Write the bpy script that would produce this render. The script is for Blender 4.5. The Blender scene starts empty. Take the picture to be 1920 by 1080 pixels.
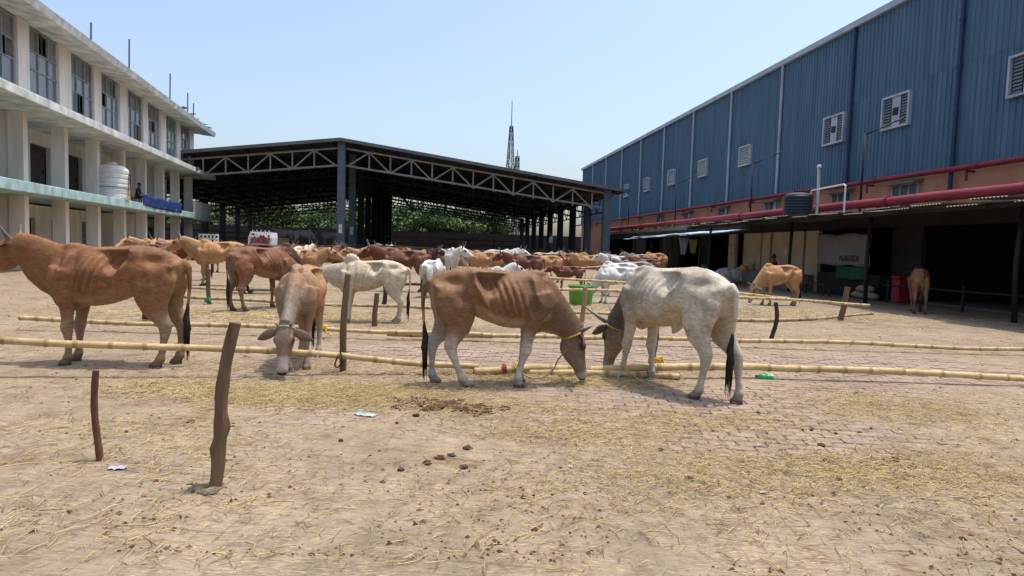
import bpy, math, random
import numpy as np
from mathutils import Matrix, Vector, noise as mnoise
R = math.radians
random.seed(7); rng = np.random.default_rng(11)
scene = bpy.context.scene
col = scene.collection

# ------------------------------------------------------------------ camera, sky, sun
cam_d = bpy.data.cameras.new('camera')
cam = bpy.data.objects.new('camera', cam_d); col.objects.link(cam)
cam_d.sensor_width = 36.0; cam_d.lens = 36.0*1150/1920; cam_d.clip_start = 0.1; cam_d.clip_end = 4000
cam.matrix_world = Matrix.Translation((0, 0, 1.45)) @ Matrix.Rotation(math.pi/2-math.atan(73/1150), 4, 'X') @ Matrix.Rotation(0.03, 4, 'Z')
scene.camera = cam
SUN_EL, SUN_AZ = 76.0, 66.0          # azimuth from +Y (into the picture) towards +X (right)
world = bpy.data.worlds.new('World'); scene.world = world; world.use_nodes = True
wn = world.node_tree.nodes; wl = world.node_tree.links
sky = wn.new('ShaderNodeTexSky'); sky.sky_type = 'NISHITA'; sky.sun_disc = False
sky.sun_elevation = R(SUN_EL); sky.sun_rotation = R(SUN_AZ)
sky.air_density = 1.2; sky.dust_density = 4.0; sky.ozone_density = 2.4; sky.altitude = 0
wl.new(sky.outputs[0], wn['Background'].inputs[0]); wn['Background'].inputs[1].default_value = 0.15
sun_d = bpy.data.lights.new('sun', 'SUN'); sun_d.energy = 2.25; sun_d.angle = R(0.6); sun_d.color = (1.0, 0.965, 0.91)
sun = bpy.data.objects.new('sun', sun_d); col.objects.link(sun)
sd = Vector((math.cos(R(SUN_EL))*math.sin(R(SUN_AZ)), math.cos(R(SUN_EL))*math.cos(R(SUN_AZ)), math.sin(R(SUN_EL))))
sun.rotation_euler = sd.to_track_quat('Z', 'Y').to_euler(); sun.location = (0, 0, 40)
scene.view_settings.view_transform = 'Standard'; scene.view_settings.look = 'None'
scene.view_settings.exposure = 0.68; scene.view_settings.gamma = 1.0; scene.view_settings.use_curve_mapping = False

# ------------------------------------------------------------------ helpers
def srgb(r, g, b):
    return tuple((c/255/12.92 if c/255 <= .04045 else ((c/255+.055)/1.055)**2.4) for c in (r, g, b))
MATS = {}
def mat(name, c1, c2=None, scale=3.0, rough=.8, bump=0.0, bscale=None, metallic=0.0, stretch=(1, 1, 1), c3=None, spec=.3, attr=None, detail=6):
    """Noise-mixed two or three tone surface with fine bump; colours are sRGB 0-255."""
    if name in MATS: return MATS[name]
    m = bpy.data.materials.new(name); m.use_nodes = True; MATS[name] = m
    N = m.node_tree.nodes; L = m.node_tree.links; b = N['Principled BSDF']
    b.inputs['Roughness'].default_value = rough; b.inputs['Metallic'].default_value = metallic
    b.inputs['Specular IOR Level'].default_value = spec
    tc = N.new('ShaderNodeTexCoord'); mp = N.new('ShaderNodeMapping'); mp.inputs['Scale'].default_value = stretch
    oi = N.new('ShaderNodeObjectInfo'); vm = N.new('ShaderNodeVectorMath'); vm.operation = 'MULTIPLY_ADD'
    L.new(oi.outputs['Random'], vm.inputs[0]); vm.inputs[1].default_value = (17, 31, 23); L.new(tc.outputs['Object'], vm.inputs[2])
    L.new(vm.outputs[0], mp.inputs['Vector'])
    nz = N.new('ShaderNodeTexNoise'); nz.inputs['Scale'].default_value = scale; nz.inputs['Detail'].default_value = detail; nz.inputs['Roughness'].default_value = .62
    L.new(mp.outputs[0], nz.inputs['Vector'])
    cr = N.new('ShaderNodeValToRGB'); cr.color_ramp.elements[0].position = .36; cr.color_ramp.elements[1].position = .66
    cr.color_ramp.elements[0].color = (*srgb(*c1), 1); cr.color_ramp.elements[1].color = (*srgb(*(c2 or c1)), 1)
    if c3: e = cr.color_ramp.elements.new(.80); e.color = (*srgb(*c3), 1)
    L.new(nz.outputs['Fac'], cr.inputs[0]); out = cr.outputs[0]
    if attr:
        at = N.new('ShaderNodeAttribute'); at.attribute_name = attr
        mx = N.new('ShaderNodeMix'); mx.data_type = 'RGBA'; mx.blend_type = 'MULTIPLY'; mx.inputs[0].default_value = 1
        L.new(out, mx.inputs[6]); L.new(at.outputs['Color'], mx.inputs[7]); out = mx.outputs[2]
    L.new(out, b.inputs['Base Color'])
    if bump:
        n2 = N.new('ShaderNodeTexNoise'); n2.inputs['Scale'].default_value = bscale or scale*6; n2.inputs['Detail'].default_value = 5
        L.new(mp.outputs[0], n2.inputs['Vector'])
        bp = N.new('ShaderNodeBump'); bp.inputs['Strength'].default_value = bump; bp.inputs['Distance'].default_value = .02
        L.new(n2.outputs['Fac'], bp.inputs['Height']); L.new(bp.outputs[0], b.inputs['Normal'])
    return m

class MB:
    def __init__(s): s.v = []; s.f = []; s.c = []; s.mi = []; s.cur = 0; s.colr = (1, 1, 1)
    def add(s, vs, fs, c=None):
        o = len(s.v); s.v.extend([tuple(map(float, p)) for p in vs]); s.f.extend([tuple(i+o for i in f) for f in fs])
        s.c.extend([c or s.colr]*len(vs)); s.mi.extend([s.cur]*len(fs)); return s
    def box(s, c, size, rz=0.0, rx=0.0, ry=0.0, bev=0.0):
        x, y, z = (d/2 for d in size); M = Matrix.Rotation(rz, 3, 'Z') @ Matrix.Rotation(ry, 3, 'Y') @ Matrix.Rotation(rx, 3, 'X')
        C = Vector(c)
        if bev > 0:
            b = min(bev, x*.9, y*.9, z*.9); vs = []; fs = []
            ring = [(x-b, y), (x, y-b), (x, -y+b), (x-b, -y), (-x+b, -y), (-x, -y+b), (-x, y-b), (-x+b, y)]
            ins = [(x-b, y-b)]*2+[(x-b, -y+b)]*2+[(-x+b, -y+b)]*2+[(-x+b, y-b)]*2
            lv = [(-z, ins), (-z+b, ring), (z-b, ring), (z, ins)]
            for zz, rg in lv: vs += [C+M @ Vector((p[0], p[1], zz)) for p in rg]
            for k in range(3):
                for i in range(8):
                    j = (i+1) % 8; fs.append((k*8+j, k*8+i, (k+1)*8+i, (k+1)*8+j))
            fs.append((0, 2, 4, 6)); fs.append((30, 28, 26, 24))
            return s.add(vs, fs)
        vs = [C+M @ Vector((sx*x, sy*y, sz*z)) for sz in (-1, 1) for sx, sy in ((-1, -1), (1, -1), (1, 1), (-1, 1))]
        return s.add(vs, [(3, 2, 1, 0), (4, 5, 6, 7), (0, 1, 5, 4), (1, 2, 6, 5), (2, 3, 7, 6), (3, 0, 4, 7)])
    def rings(s, rs, cap=True, c=None):
        n = len(rs[0]); vs = [p for r in rs for p in r]; fs = []
        for k in range(len(rs)-1):
            for i in range(n):
                j = (i+1) % n; fs.append((k*n+i, k*n+j, (k+1)*n+j, (k+1)*n+i))
        if cap: fs.append(tuple(range(n-1, -1, -1))); fs.append(tuple(range((len(rs)-1)*n, len(rs)*n)))
        return s.add(vs, fs, c)
    def tube(s, pts, rad, n=8, cap=True, side=None, flat=None, c=None):
        pts = [Vector(p) for p in pts]; m = len(pts)
        rad = [rad]*m if np.isscalar(rad) else rad
        rs = []; prev = None
        for k in range(m):
            t = (pts[min(k+1, m-1)]-pts[max(k-1, 0)])
            t = t.normalized() if t.length > 1e-9 else Vector((0, 0, 1))
            if side is not None: a = Vector(side)
            elif prev is not None: a = prev
            else: a = Vector((0, 0, 1)) if abs(t.z) < .9 else Vector((1, 0, 0))
            a = (a-t*a.dot(t)).normalized(); prev = a; b = t.cross(a)
            r = rad[k]; ra, rb = (r if not np.isscalar(r) else (r, r))
            rs.append([pts[k]+a*(ra*math.cos(2*math.pi*i/n))+b*(rb*math.sin(2*math.pi*i/n)) for i in range(n)])
        return s.rings(rs, cap, c)
    def cyl(s, p0, p1, r0, r1=None, n=10): return s.tube([p0, p1], [r0, r0 if r1 is None else r1], n)
    def lathe(s, prof, n=20, c=(0, 0, 0)):
        return s.rings([[(c[0]+r*math.cos(2*math.pi*i/n), c[1]+r*math.sin(2*math.pi*i/n), c[2]+z) for i in range(n)] for r, z in prof])
    def poly(s, pts, d):
        """polygon extruded by vector d"""
        n = len(pts); d = Vector(d); a = [Vector(p) for p in pts]; vs = a+[p+d for p in a]
        fs = [tuple(range(n-1, -1, -1)), tuple(range(n, 2*n))]+[(i, (i+1) % n, n+(i+1) % n, n+i) for i in range(n)]
        return s.add(vs, fs)
    def mesh(s, name, mats, smooth=False):
        me = bpy.data.meshes.new(name); me.from_pydata(s.v, [], s.f)
        for m in (mats if isinstance(mats, (list, tuple)) else [mats]): me.materials.append(m)
        if any(s.mi): me.polygons.foreach_set('material_index', s.mi)
        if any(c != (1, 1, 1) for c in s.c):
            a = me.color_attributes.new('tint', 'FLOAT_COLOR', 'POINT')
            a.data.foreach_set('color', np.array([(*c, 1) for c in s.c], dtype=np.float32).ravel())
        if smooth: me.polygons.foreach_set('use_smooth', [True]*len(me.polygons))
        me.update(); return me
    def build(s, name, mats, parent=None, smooth=False):
        o = bpy.data.objects.new(name, s.mesh(name, mats, smooth)); col.objects.link(o)
        if parent is not None: o.parent = parent
        return o
def shade_auto(o, ang=40):
    me = o.data; me.polygons.foreach_set('use_smooth', [True]*len(me.polygons))
    try: me.set_sharp_from_angle(angle=R(ang))
    except Exception: pass
    return o
def tag(o, label=None, cat=None, group=None, kind=None):
    if label: o['label'] = label
    if cat: o['category'] = cat
    if group: o['group'] = group
    if kind: o['kind'] = kind
    return o
def empty(name, loc, rz=0.0, label=None, cat=None, group=None):
    o = bpy.data.objects.new(name, None); col.objects.link(o); o.location = loc; o.rotation_euler = (0, 0, rz); o.empty_display_size = .2
    return tag(o, label, cat, group)
def inst(o, parent, loc, rz=0.0, name=None, scale=None):
    c = bpy.data.objects.new(name or o.name.split('.')[0], o.data); col.objects.link(c); c.parent = parent; c.location = loc; c.rotation_euler = (0, 0, rz)
    if scale: c.scale = scale
    return c
def imesh(name, me, parent, loc, rz=0.0):
    c = bpy.data.objects.new(name, me); col.objects.link(c); c.parent = parent; c.location = loc; c.rotation_euler = (0, 0, rz); return c
def copy_tree(o, parent=None):
    c = o.copy(); col.objects.link(c); c.parent = parent
    for ch in list(o.children): copy_tree(ch, c)
    return c
# smooth value noise in numpy
_lat = rng.random((256, 256))
def vnoise(x, y):
    x = np.asarray(x, float); y = np.asarray(y, float); xi = np.floor(x).astype(int); yi = np.floor(y).astype(int); fx = x-xi; fy = y-yi
    fx = fx*fx*(3-2*fx); fy = fy*fy*(3-2*fy); g = lambda a, b: _lat[a & 255, b & 255]
    return (g(xi, yi)*(1-fx)+g(xi+1, yi)*fx)*(1-fy)+(g(xi, yi+1)*(1-fx)+g(xi+1, yi+1)*fx)*fy
def fbm(x, y, o=4):
    s = 0; a = .5; t = 0
    for k in range(o): s = s+a*vnoise(x*2**k+17.3*k, y*2**k+9.1*k); t += a; a *= .5
    return s/t

# ------------------------------------------------------------------ ground: dusty dirt over brick pavers
def sstep_(a, b, x): t = np.clip((x-a)/(b-a), 0, 1); return t*t*(3-2*t)
def dirt_z(x, y):
    """height of the dirt skin; below 0 the pavers stick out of it"""
    x = np.asarray(x, float); y = np.asarray(y, float)
    big = fbm(x*.45+3.1, y*.45+1.7, 4)
    bare = np.exp(-(((x-2.6)/1.9)**2+((y-6.1)/1.0)**2))*1.0+np.exp(-(((x-1.0)/2.6)**2+((y-8.2)/.8)**2))*.9+np.exp(-(((x+.9)/1.3)**2+((y-8.3)/.7)**2))*.6+np.exp(-(((x-2.3)/.8)**2+((y-4.9)/.35)**2))*.7+np.exp(-(((x-5.5)/1.8)**2+((y-8.4)/.9)**2))*.9+np.exp(-(((x+1.0)/.8)**2+((y-3.5)/.3)**2))*.5
    h = .010+(big-.5)*.05-.021*bare
    h = h+.012*sstep_(4.9, 4.0, y)+.01*np.exp(-(((x-3.8)/.8)**2+((y-5.9)/.5)**2))
    h = np.where(y > 15, h*.4+.006, h)
    h = h+(fbm(x*3.1, y*3.1, 3)-.5)*.012+(fbm(x*11, y*11, 3)-.5)*.010
    return h
def axis(lo, hi, dl, dh, step, grow):
    a = list(np.arange(dl, dh+1e-6, step)); s = step
    while a[-1] < hi: s *= grow; a.append(a[-1]+s)
    s = step; b = []
    x = dl
    while x > lo: s *= grow; x -= s; b.append(x)
    return np.array(b[::-1]+a)
gx = axis(-900, 900, -4.6, 5.2, .034, 1.075); gy = axis(-40, 1500, 2.6, 10.5, .034, 1.06)
GX, GY = np.meshgrid(gx, gy); GZ = dirt_z(GX, GY)
_pr = np.random.default_rng(21)
for _ in range(420):   # hoof prints pressed into the dust
    hy = 3.0+8*_pr.random()**1.2; hx = (_pr.random()*2-1)*hy*.85; rr = .035+.03*_pr.random(); dd = .006+.012*_pr.random()
    i0, i1 = np.searchsorted(gx, (hx-.2, hx+.2)); j0, j1 = np.searchsorted(gy, (hy-.2, hy+.2))
    d2 = ((GX[j0:j1, i0:i1]-hx)**2+((GY[j0:j1, i0:i1]-hy)*.8)**2)/rr**2
    GZ[j0:j1, i0:i1] += -dd*np.exp(-d2**2)+.5*dd*np.exp(-((np.sqrt(d2)-1.35)/.3)**2)
fade = np.clip((np.hypot(GX, GY)-60)/60, 0, 1); GZ = GZ*(1-fade)
me = bpy.data.meshes.new('ground')
nx, ny = len(gx), len(gy)
idx = np.arange(nx*ny).reshape(ny, nx)
quads = np.stack([idx[:-1, :-1], idx[:-1, 1:], idx[1:, 1:], idx[1:, :-1]], -1).reshape(-1, 4)
me.vertices.add(nx*ny); me.vertices.foreach_set('co', np.stack([GX, GY, GZ], -1).ravel())
me.loops.add(quads.size); me.loops.foreach_set('vertex_index', quads.ravel())
me.polygons.add(len(quads)); me.polygons.foreach_set('loop_start', np.arange(0, quads.size, 4)); me.polygons.foreach_set('loop_total', np.full(len(quads), 4))
me.polygons.foreach_set('use_smooth', np.ones(len(quads), bool)); me.update(calc_edges=True)
ground = bpy.data.objects.new('ground', me); col.objects.link(ground); tag(ground, 'dusty beige dirt yard littered with straw', kind='structure')

def ground_mat():
    m = bpy.data.materials.new('dirt'); m.use_nodes = True; N = m.node_tree.nodes; L = m.node_tree.links; b = N['Principled BSDF']
    b.inputs['Roughness'].default_value = .95; b.inputs['Specular IOR Level'].default_value = .12
    tc = N.new('ShaderNodeTexCoord')
    def nz(scale, detail=6, rough=.6):
        n = N.new('ShaderNodeTexNoise'); n.inputs['Scale'].default_value = scale; n.inputs['Detail'].default_value = detail; n.inputs['Roughness'].default_value = rough
        L.new(tc.outputs['Object'], n.inputs['Vector']); return n
    def ramp(src, stops):
        r = N.new('ShaderNodeValToRGB'); e = r.color_ramp.elements
        e[0].position, e[1].position = stops[0][0], stops[-1][0]; e[0].color = (*stops[0][1], 1); e[1].color = (*stops[-1][1], 1)
        for p, c in stops[1:-1]: q = e.new(p); q.color = (*c, 1)
        L.new(src, r.inputs[0]); return r
    def mix(f, a, bb, mode='MIX'):
        x = N.new('ShaderNodeMix'); x.data_type = 'RGBA'; x.blend_type = mode
        if isinstance(f, float): x.inputs[0].default_value = f
        else: L.new(f, x.inputs[0])
        L.new(a, x.inputs[6]); L.new(bb, x.inputs[7]); return x.outputs[2]
    g = lambda v: (v, v, v)
    a = ramp(nz(.8, 8).outputs['Fac'], [(.30, srgb(108, 95, 80)), (.48, srgb(138, 123, 104)), (.62, srgb(154, 139, 120)), (.75, srgb(140, 129, 113))])
    c = ramp(nz(5.5, 8, .7).outputs['Fac'], [(.30, srgb(84, 70, 55)), (.50, srgb(138, 123, 104)), (.70, srgb(168, 152, 131))])
    o = mix(.5, a.outputs[0], c.outputs[0])
    # straw dust stains (yellow) and trodden dung (dark) with shapes of their own
    ys = ramp(nz(.55, 7, .65).outputs['Fac'], [(.56, g(0)), (.70, g(.4))])
    yc = ramp(nz(38, 4, .7).outputs['Fac'], [(.35, srgb(124, 104, 74)), (.65, srgb(172, 152, 114))])
    o = mix(ys.outputs[0], o, yc.outputs[0])
    ds = ramp(nz(1.7, 9, .72).outputs['Fac'], [(.55, g(0)), (.68, g(.75))])
    dn = N.new('ShaderNodeRGB'); dn.outputs[0].default_value = (*srgb(104, 78, 56), 1)
    o = mix(ds.outputs[0], o, dn.outputs[0])
    sp = ramp(nz(26, 5, .75).outputs['Fac'], [(.28, g(.42)), (.44, g(.95)), (.66, g(1.02)), (.78, g(1.25))])
    o = mix(.85, o, sp.outputs[0], 'MULTIPLY')
    # trodden chaff: short pale strands lying at all angles
    dm = ramp(nz(1.1, 6, .65).outputs['Fac'], [(.40, g(.12)), (.64, g(.85))])
    for i, an in enumerate((34, 62, 90, 118, 146)):
        m1 = N.new('ShaderNodeMapping'); m1.inputs['Rotation'].default_value = (0, 0, R(an)); m1.inputs['Scale'].default_value = (18, 120, 18); m1.inputs['Location'].default_value = (i*3.7, i*1.9, 0); L.new(tc.outputs['Object'], m1.inputs['Vector'])
        n1 = N.new('ShaderNodeTexNoise'); n1.inputs['Scale'].default_value = 1.0; n1.inputs['Detail'].default_value = 2; L.new(m1.outputs[0], n1.inputs['Vector'])
        r1 = ramp(n1.outputs['Fac'], [(.60, g(0)), (.66, g(.55))]); mm = N.new('ShaderNodeMath'); mm.operation = 'MULTIPLY'; L.new(r1.outputs[0], mm.inputs[0]); L.new(dm.outputs[0], mm.inputs[1])
        cc = N.new('ShaderNodeRGB'); cc.outputs[0].default_value = (*[srgb(206, 184, 138), srgb(190, 164, 112), srgb(214, 196, 156), srgb(110, 88, 62), srgb(196, 172, 124)][i], 1); o = mix(mm.outputs[0], o, cc.outputs[0])
    # paver joints seen through the dust
    mp = N.new('ShaderNodeMapping'); mp.inputs['Rotation'].default_value = (0, 0, R(5.5)); L.new(tc.outputs['Object'], mp.inputs['Vector'])
    br = N.new('ShaderNodeTexBrick'); br.inputs['Scale'].default_value = 1; br.inputs['Brick Width'].default_value = .22; br.inputs['Row Height'].default_value = .115
    br.inputs['Mortar Size'].default_value = .008; br.inputs['Color1'].default_value = (1, 1, 1, 1); br.inputs['Color2'].default_value = (.94, .92, .9, 1); br.inputs['Mortar'].default_value = (.58, .54, .5, 1)
    L.new(mp.outputs[0], br.inputs['Vector'])
    bm = ramp(nz(.7, 5).outputs['Fac'], [(.40, g(0)), (.55, g(.55))])
    o = mix(bm.outputs[0], o, mix(1.0, o, br.outputs['Color'], 'MULTIPLY'))
    L.new(o, b.inputs['Base Color'])
    n1 = nz(60, 6, .7); bp = N.new('ShaderNodeBump'); bp.inputs['Strength'].default_value = .55; bp.inputs['Distance'].default_value = .012
    L.new(n1.outputs['Fac'], bp.inputs['Height']); L.new(bp.outputs[0], b.inputs['Normal'])
    return m
me.materials.append(ground_mat())

# brick pavers of the yard: the largest in view as pieces of their own, the rest joined
M_paver = mat('paver', (134, 117, 102), (160, 142, 124), scale=2.2, rough=.93, bump=.5, bscale=70, c3=(148, 128, 110), spec=.1)
pv_meshes = []
for k in range(4):
    b = MB(); b.box((0, 0, -.02), (.208+.004*random.random(), .102, .05), bev=.006, rx=random.uniform(-.02, .02), ry=random.uniform(-.015, .015)); pv_meshes.append(b.mesh('paver', M_paver))
ang = R(-5.5); ca, sa = math.cos(ang), math.sin(ang)
cand = []
for j in range(-10, 130):
    for i in range(-60, 60):
        u = (i+.5*(j % 2))*.22; v = 2.4+j*.115
        x = u*ca-v*sa; y = u*sa+v*ca
        if -7 < x < 9 and 3.0 < y < 12.5 and abs(x) < y*.95+.3: cand.append((x, y))
cand = np.array(cand); ex = -dirt_z(cand[:, 0], cand[:, 1])
order = np.argsort(-1.0*(ex > -.003)/(cand[:, 1]**2))
near = set(order[:300].tolist()); rest = MB()
for k, (x, y) in enumerate(cand):
    if ex[k] < -.012: continue
    zz = random.uniform(-.004, .003); rz = ang+random.uniform(-.02, .02)
    if k in near: imesh('paver', pv_meshes[k % 4], ground, (x, y, zz), rz)
    else: rest.box((x, y, zz-.02), (.208, .102, .05), rz=rz, rx=random.uniform(-.02, .02), ry=random.uniform(-.012, .012))
o = rest.build('paver_field', M_paver, ground); tag(o, kind='stuff')

# ------------------------------------------------------------------ yard frame: local x across, local y along the warehouse
RZ = math.atan(.1252); CW, SW = math.cos(RZ), math.sin(RZ)
def WF(x, y, z=0.0): return (x*CW-y*SW, x*SW+y*CW, z)

M_blue = mat('blue_cladding', (66, 94, 114), (84, 113, 134), scale=1.3, rough=.55, stretch=(1, 1.6, .10), spec=.3, c3=(104, 122, 132), bump=.25, bscale=1.2)
M_bluedk = mat('blue_trim', (34, 58, 88), (42, 68, 98), rough=.5)
M_trim = mat('pale_trim', (176, 186, 194), (150, 160, 168), scale=1.2, rough=.5)
M_orange = mat('orange_plaster', (196, 142, 112), (178, 124, 96), scale=.9, rough=.9, bump=.2, c3=(150, 112, 92), stretch=(1, 1, .5))
M_pipe = mat('red_pipe', (142, 44, 56), (120, 36, 48), scale=2, rough=.58, spec=.35, c3=(160, 92, 92), detail=9)
M_pvc = mat('pale_pipe', (188, 192, 190), (168, 170, 166), scale=3, rough=.5)
M_conc = mat('concrete', (122, 118, 106), (98, 95, 86), scale=1.4, rough=.95, bump=.3, c3=(74, 74, 66), stretch=(1, 1, .5))
M_rust = mat('tin_sheet', (128, 120, 110), (108, 98, 88), scale=1.6, rough=.6, metallic=.25, c3=(120, 88, 66), stretch=(1, .3, 1))
M_newtin = mat('blue_tin_sheet', (178, 196, 214), (156, 178, 200), scale=1.4, rough=.45, metallic=.3)
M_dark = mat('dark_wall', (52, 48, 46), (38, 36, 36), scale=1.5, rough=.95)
M_black = mat('black_paint', (30, 31, 34), (38, 38, 40), rough=.6)
M_steel = mat('shed_steel', (86, 98, 110), (72, 84, 96), scale=2, rough=.6, spec=.4)
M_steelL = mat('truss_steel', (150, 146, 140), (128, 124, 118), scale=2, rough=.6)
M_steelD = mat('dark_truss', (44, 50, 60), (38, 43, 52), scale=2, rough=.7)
M_roof = mat('shed_roof', (74, 72, 72), (62, 60, 60), scale=.6, rough=.75, stretch=(1, .2, 1))
M_wall = mat('stall_wall', (192, 182, 160), (168, 156, 134), scale=1.3, rough=.95, c3=(126, 114, 96), stretch=(1, 1, .6))
M_glass = mat('window_glass', (112, 120, 126), (88, 96, 104), scale=.8, rough=.12, spec=.6)
M_white = mat('white_paint', (214, 212, 206), (196, 194, 188), scale=2, rough=.7, c3=(170, 166, 158))
M_louv = mat('louvre_metal', (186, 188, 186), (164, 166, 166), scale=3, rough=.55)
M_leaf = mat('leaf_green', (70, 96, 40), (98, 122, 56), scale=1.5, rough=.6, c3=(120, 138, 70))
M_leafd = mat('leaf_dark', (52, 78, 36), (78, 104, 48), scale=.9, rough=.6, c3=(104, 122, 64))
M_bark = mat('bark', (82, 66, 50), (62, 50, 40), scale=6, rough=.95, bump=.4)

# ---------------- warehouse
wh = empty('warehouse', WF(20.5, 50), RZ, 'long blue corrugated steel warehouse with orange base wall', 'warehouse')
def corrugated(y0, y1, z0, z1, pitch=.25, d=.035):
    b = MB(); ys = []
    y = y0
    while y < y1-1e-6:
        for f, x in ((0, 0), (.62, 0), (.70, -d), (.92, -d)): 
            if y+f*pitch < y1: ys.append((y+f*pitch, x))
        y += pitch
    ys.append((y1, 0)); n = len(ys)
    vs = [(x, y, z0) for y, x in ys]+[(x, y, z1) for y, x in ys]
    return b.add(vs, [(i+1, i, n+i, n+i+1) for i in range(n-1)])
BAY = 6.4; y_far = 36.45; nb = 12
for k in range(nb):
    y1 = y_far-k*BAY; y0 = y1-BAY+.012
    if y0 < -44: break
    o = corrugated(y0, y1, 5.2, 9.35).build('cladding_panel', M_blue, wh); o = corrugated(y0, y1, 9.25, 13.0).build('cladding_panel', M_blue, wh); o.location.x = -.012
    b = MB(); xx = -.13
    b.tube([(xx, y0, 13.0), (xx, y0, 3.9)], .085, 10)
    for z in (12.6, 11, 9.2, 7.4, 5.6): b.tube([(xx, y0, z-.05), (xx, y0, z+.05)], .105, 10)
    shade_auto(b.build('downpipe', M_bluedk if k in (8, 9) else M_trim, wh))
L0 = y_far-nb*BAY
b = MB(); b.box((.35, (L0+y_far)/2, 2.59), (.5, y_far-L0, 5.18)); b.build('base_wall', M_orange, wh)
b = MB(); b.box((-.06, (L0+y_far)/2, 13.06), (.34, y_far-L0+.3, .30)); b.build('eaves_trim', M_trim, wh)
b = MB(); b.poly([(.1, L0, 13.15), (16, L0, 14.7), (32, L0, 13.15), (32, L0, 5.3), (.6, L0, 5.3), (.6, L0, 12.8)], (0, y_far-L0, 0)); b.build('roof', M_blue, wh)
b = MB(); b.box((16, y_far-.2, 6.5), (31.4, .3, 12.6)); b.build('end_wall', M_blue, wh)
for y, kind in ((-24.25, 1), (-19.9, 1), (-10.65, 0), (-4.05, 0), (2.35, 0), (8.75, 0), (15.2, 0), (-30.6, 1), (-36.2, 0)):
    z = 8.15; w, h = (1.7, 1.5) if kind else (1.5, 1.35)
    fr = MB(); t = .09
    for dy in (-w/2+t/2, w/2-t/2): fr.box((-.10, y+dy, z), (.2, t, h))
    for dz in (-h/2+t/2, h/2-t/2): fr.box((-.10, y, z+dz), (.196, w-2*t, t))
    win = fr.build('window', M_trim, wh)
    bk = MB(); bk.box((-.05, y, z), (.02, w-2*t, h-2*t)); bk.build('backing', M_dark, win)
    if kind:
        for dy, m, ww in ((-.5, M_louv, .36), (.5, M_louv, .36)):
            pb = MB()
            for q in range(10): pb.box((-.10, y+dy, z-.58+q*.128), (.02, ww, .11), ry=.5)
            pb.build('shutter', mat('shutter_grey', (122, 128, 132), (104, 110, 114), scale=3, rough=.6), win)
        pb = MB(); pb.box((-.12, y-.02, z), (.03, .50, h-2*t-.02)); pb.build('pane', M_trim, win)
        pb = MB(); pb.box((-.13, y-.02, z), (.1, .30, .32), rx=.1); pb.build('vent_fan', M_black, win)
    else:
        for q in range(9):
            sl = MB(); sl.box((-.11, y, z-.53+q*.132), (.02, w-2*t-.01, .125), ry=.55); sl.build('louvre', M_louv, win)
# windows with sunshades in the orange base wall
for y in (-24.9, -20.6, -14, -7.6, -1.2, 5.2, -31.8):
    fr = MB(); w, h, z = 1.5, .95, 4.35
    for dy in (-w/2, -w/6, w/6, w/2): fr.box((.07, y+dy, z), (.09, .06, h))
    for dz in (-h/2, h/2): fr.box((.068, y, z+dz), (.085, w+.06, .06))
    win = fr.build('window', M_louv, wh); pb = MB(); pb.box((.088, y, z), (.02, w, h)); pb.build('pane', M_glass, win)
    sh = MB(); sh.poly([(.09, y-1.0, z+.52), (-.42, y-1.0, z+.46), (-.42, y-1.0, z+.53), (.09, y-1.0, z+.66)], (0, 2.0, 0)); sh.build('sunshade', M_conc, win)
def pipe(name, x, z, r, ylo, yhi, label, brk):
    o = empty(name, WF(x, (ylo+yhi)/2), RZ, label, 'pipe'); h = (yhi-ylo)/2
    b = MB(); pts = [(0, -h+i*(2*h)/40, z+.012*math.sin(i*1.7)) for i in range(41)]; b.tube(pts, r, 12); shade_auto(b.build('pipe_run', M_pipe, o))
    for i in range(int(2*h/5.5)):
        y = -h+2+i*5.5; b = MB(); b.tube([(0, y-.06, z), (0, y+.06, z)], r*1.22, 14); shade_auto(b.build('coupling', M_pipe, o))
        b = MB(); b.box((brk/2, y+.5, z-r-.05), (abs(brk)+.1, .07, .08)); b.box((0, y+.5, z-r-.25), (.07, .07, .34)); b.build('bracket', M_pipe, o)
    return o
pipe('upper_pipe', 20.15, 5.12, .11, 8, 88, 'slim red pipe along the foot of the blue cladding', .3)
pipe('main_pipe', 16.55, 3.62, .17, 8, 60, 'thick red pipe above the stall roof', .3)
pipe('small_pipe', 17.5, 3.70, .09, 8, 46, 'thin red pipe behind the thick one', .3)

# ---------------- row of stalls under the warehouse
st = empty('stall_block', WF(16.4, 30), RZ, 'low concrete stall block with dark openings under a flat roof', 'building')
b = MB(); b.box((2.0, 2, 3.2), (4.1, 52, .22)); b.build('roof_slab', M_conc, st)
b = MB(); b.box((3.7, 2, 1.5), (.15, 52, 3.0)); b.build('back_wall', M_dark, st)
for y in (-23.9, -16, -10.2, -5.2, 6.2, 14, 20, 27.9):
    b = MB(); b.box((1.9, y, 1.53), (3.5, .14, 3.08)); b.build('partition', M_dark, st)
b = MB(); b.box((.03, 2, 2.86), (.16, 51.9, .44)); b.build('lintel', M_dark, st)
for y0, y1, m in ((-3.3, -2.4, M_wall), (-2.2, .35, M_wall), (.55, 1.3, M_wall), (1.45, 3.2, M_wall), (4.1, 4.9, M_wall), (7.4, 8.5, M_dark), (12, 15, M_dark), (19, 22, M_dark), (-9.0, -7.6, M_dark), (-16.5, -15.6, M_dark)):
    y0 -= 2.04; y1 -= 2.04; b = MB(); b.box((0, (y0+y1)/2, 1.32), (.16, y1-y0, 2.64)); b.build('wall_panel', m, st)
b = MB(); b.box((-.5, -1.4, .36), (.8, 7.6, .72), bev=.02); b.build('ledge', M_conc, st)
b = MB(); b.box((-.35, -8.0, .45), (.5, 3.6, .9)); b.build('counter', M_dark, st)
b = MB(); b.box((2, 2, .02), (3.6, 51.6, .1)); b.build('floor_slab', M_conc, st)
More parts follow.
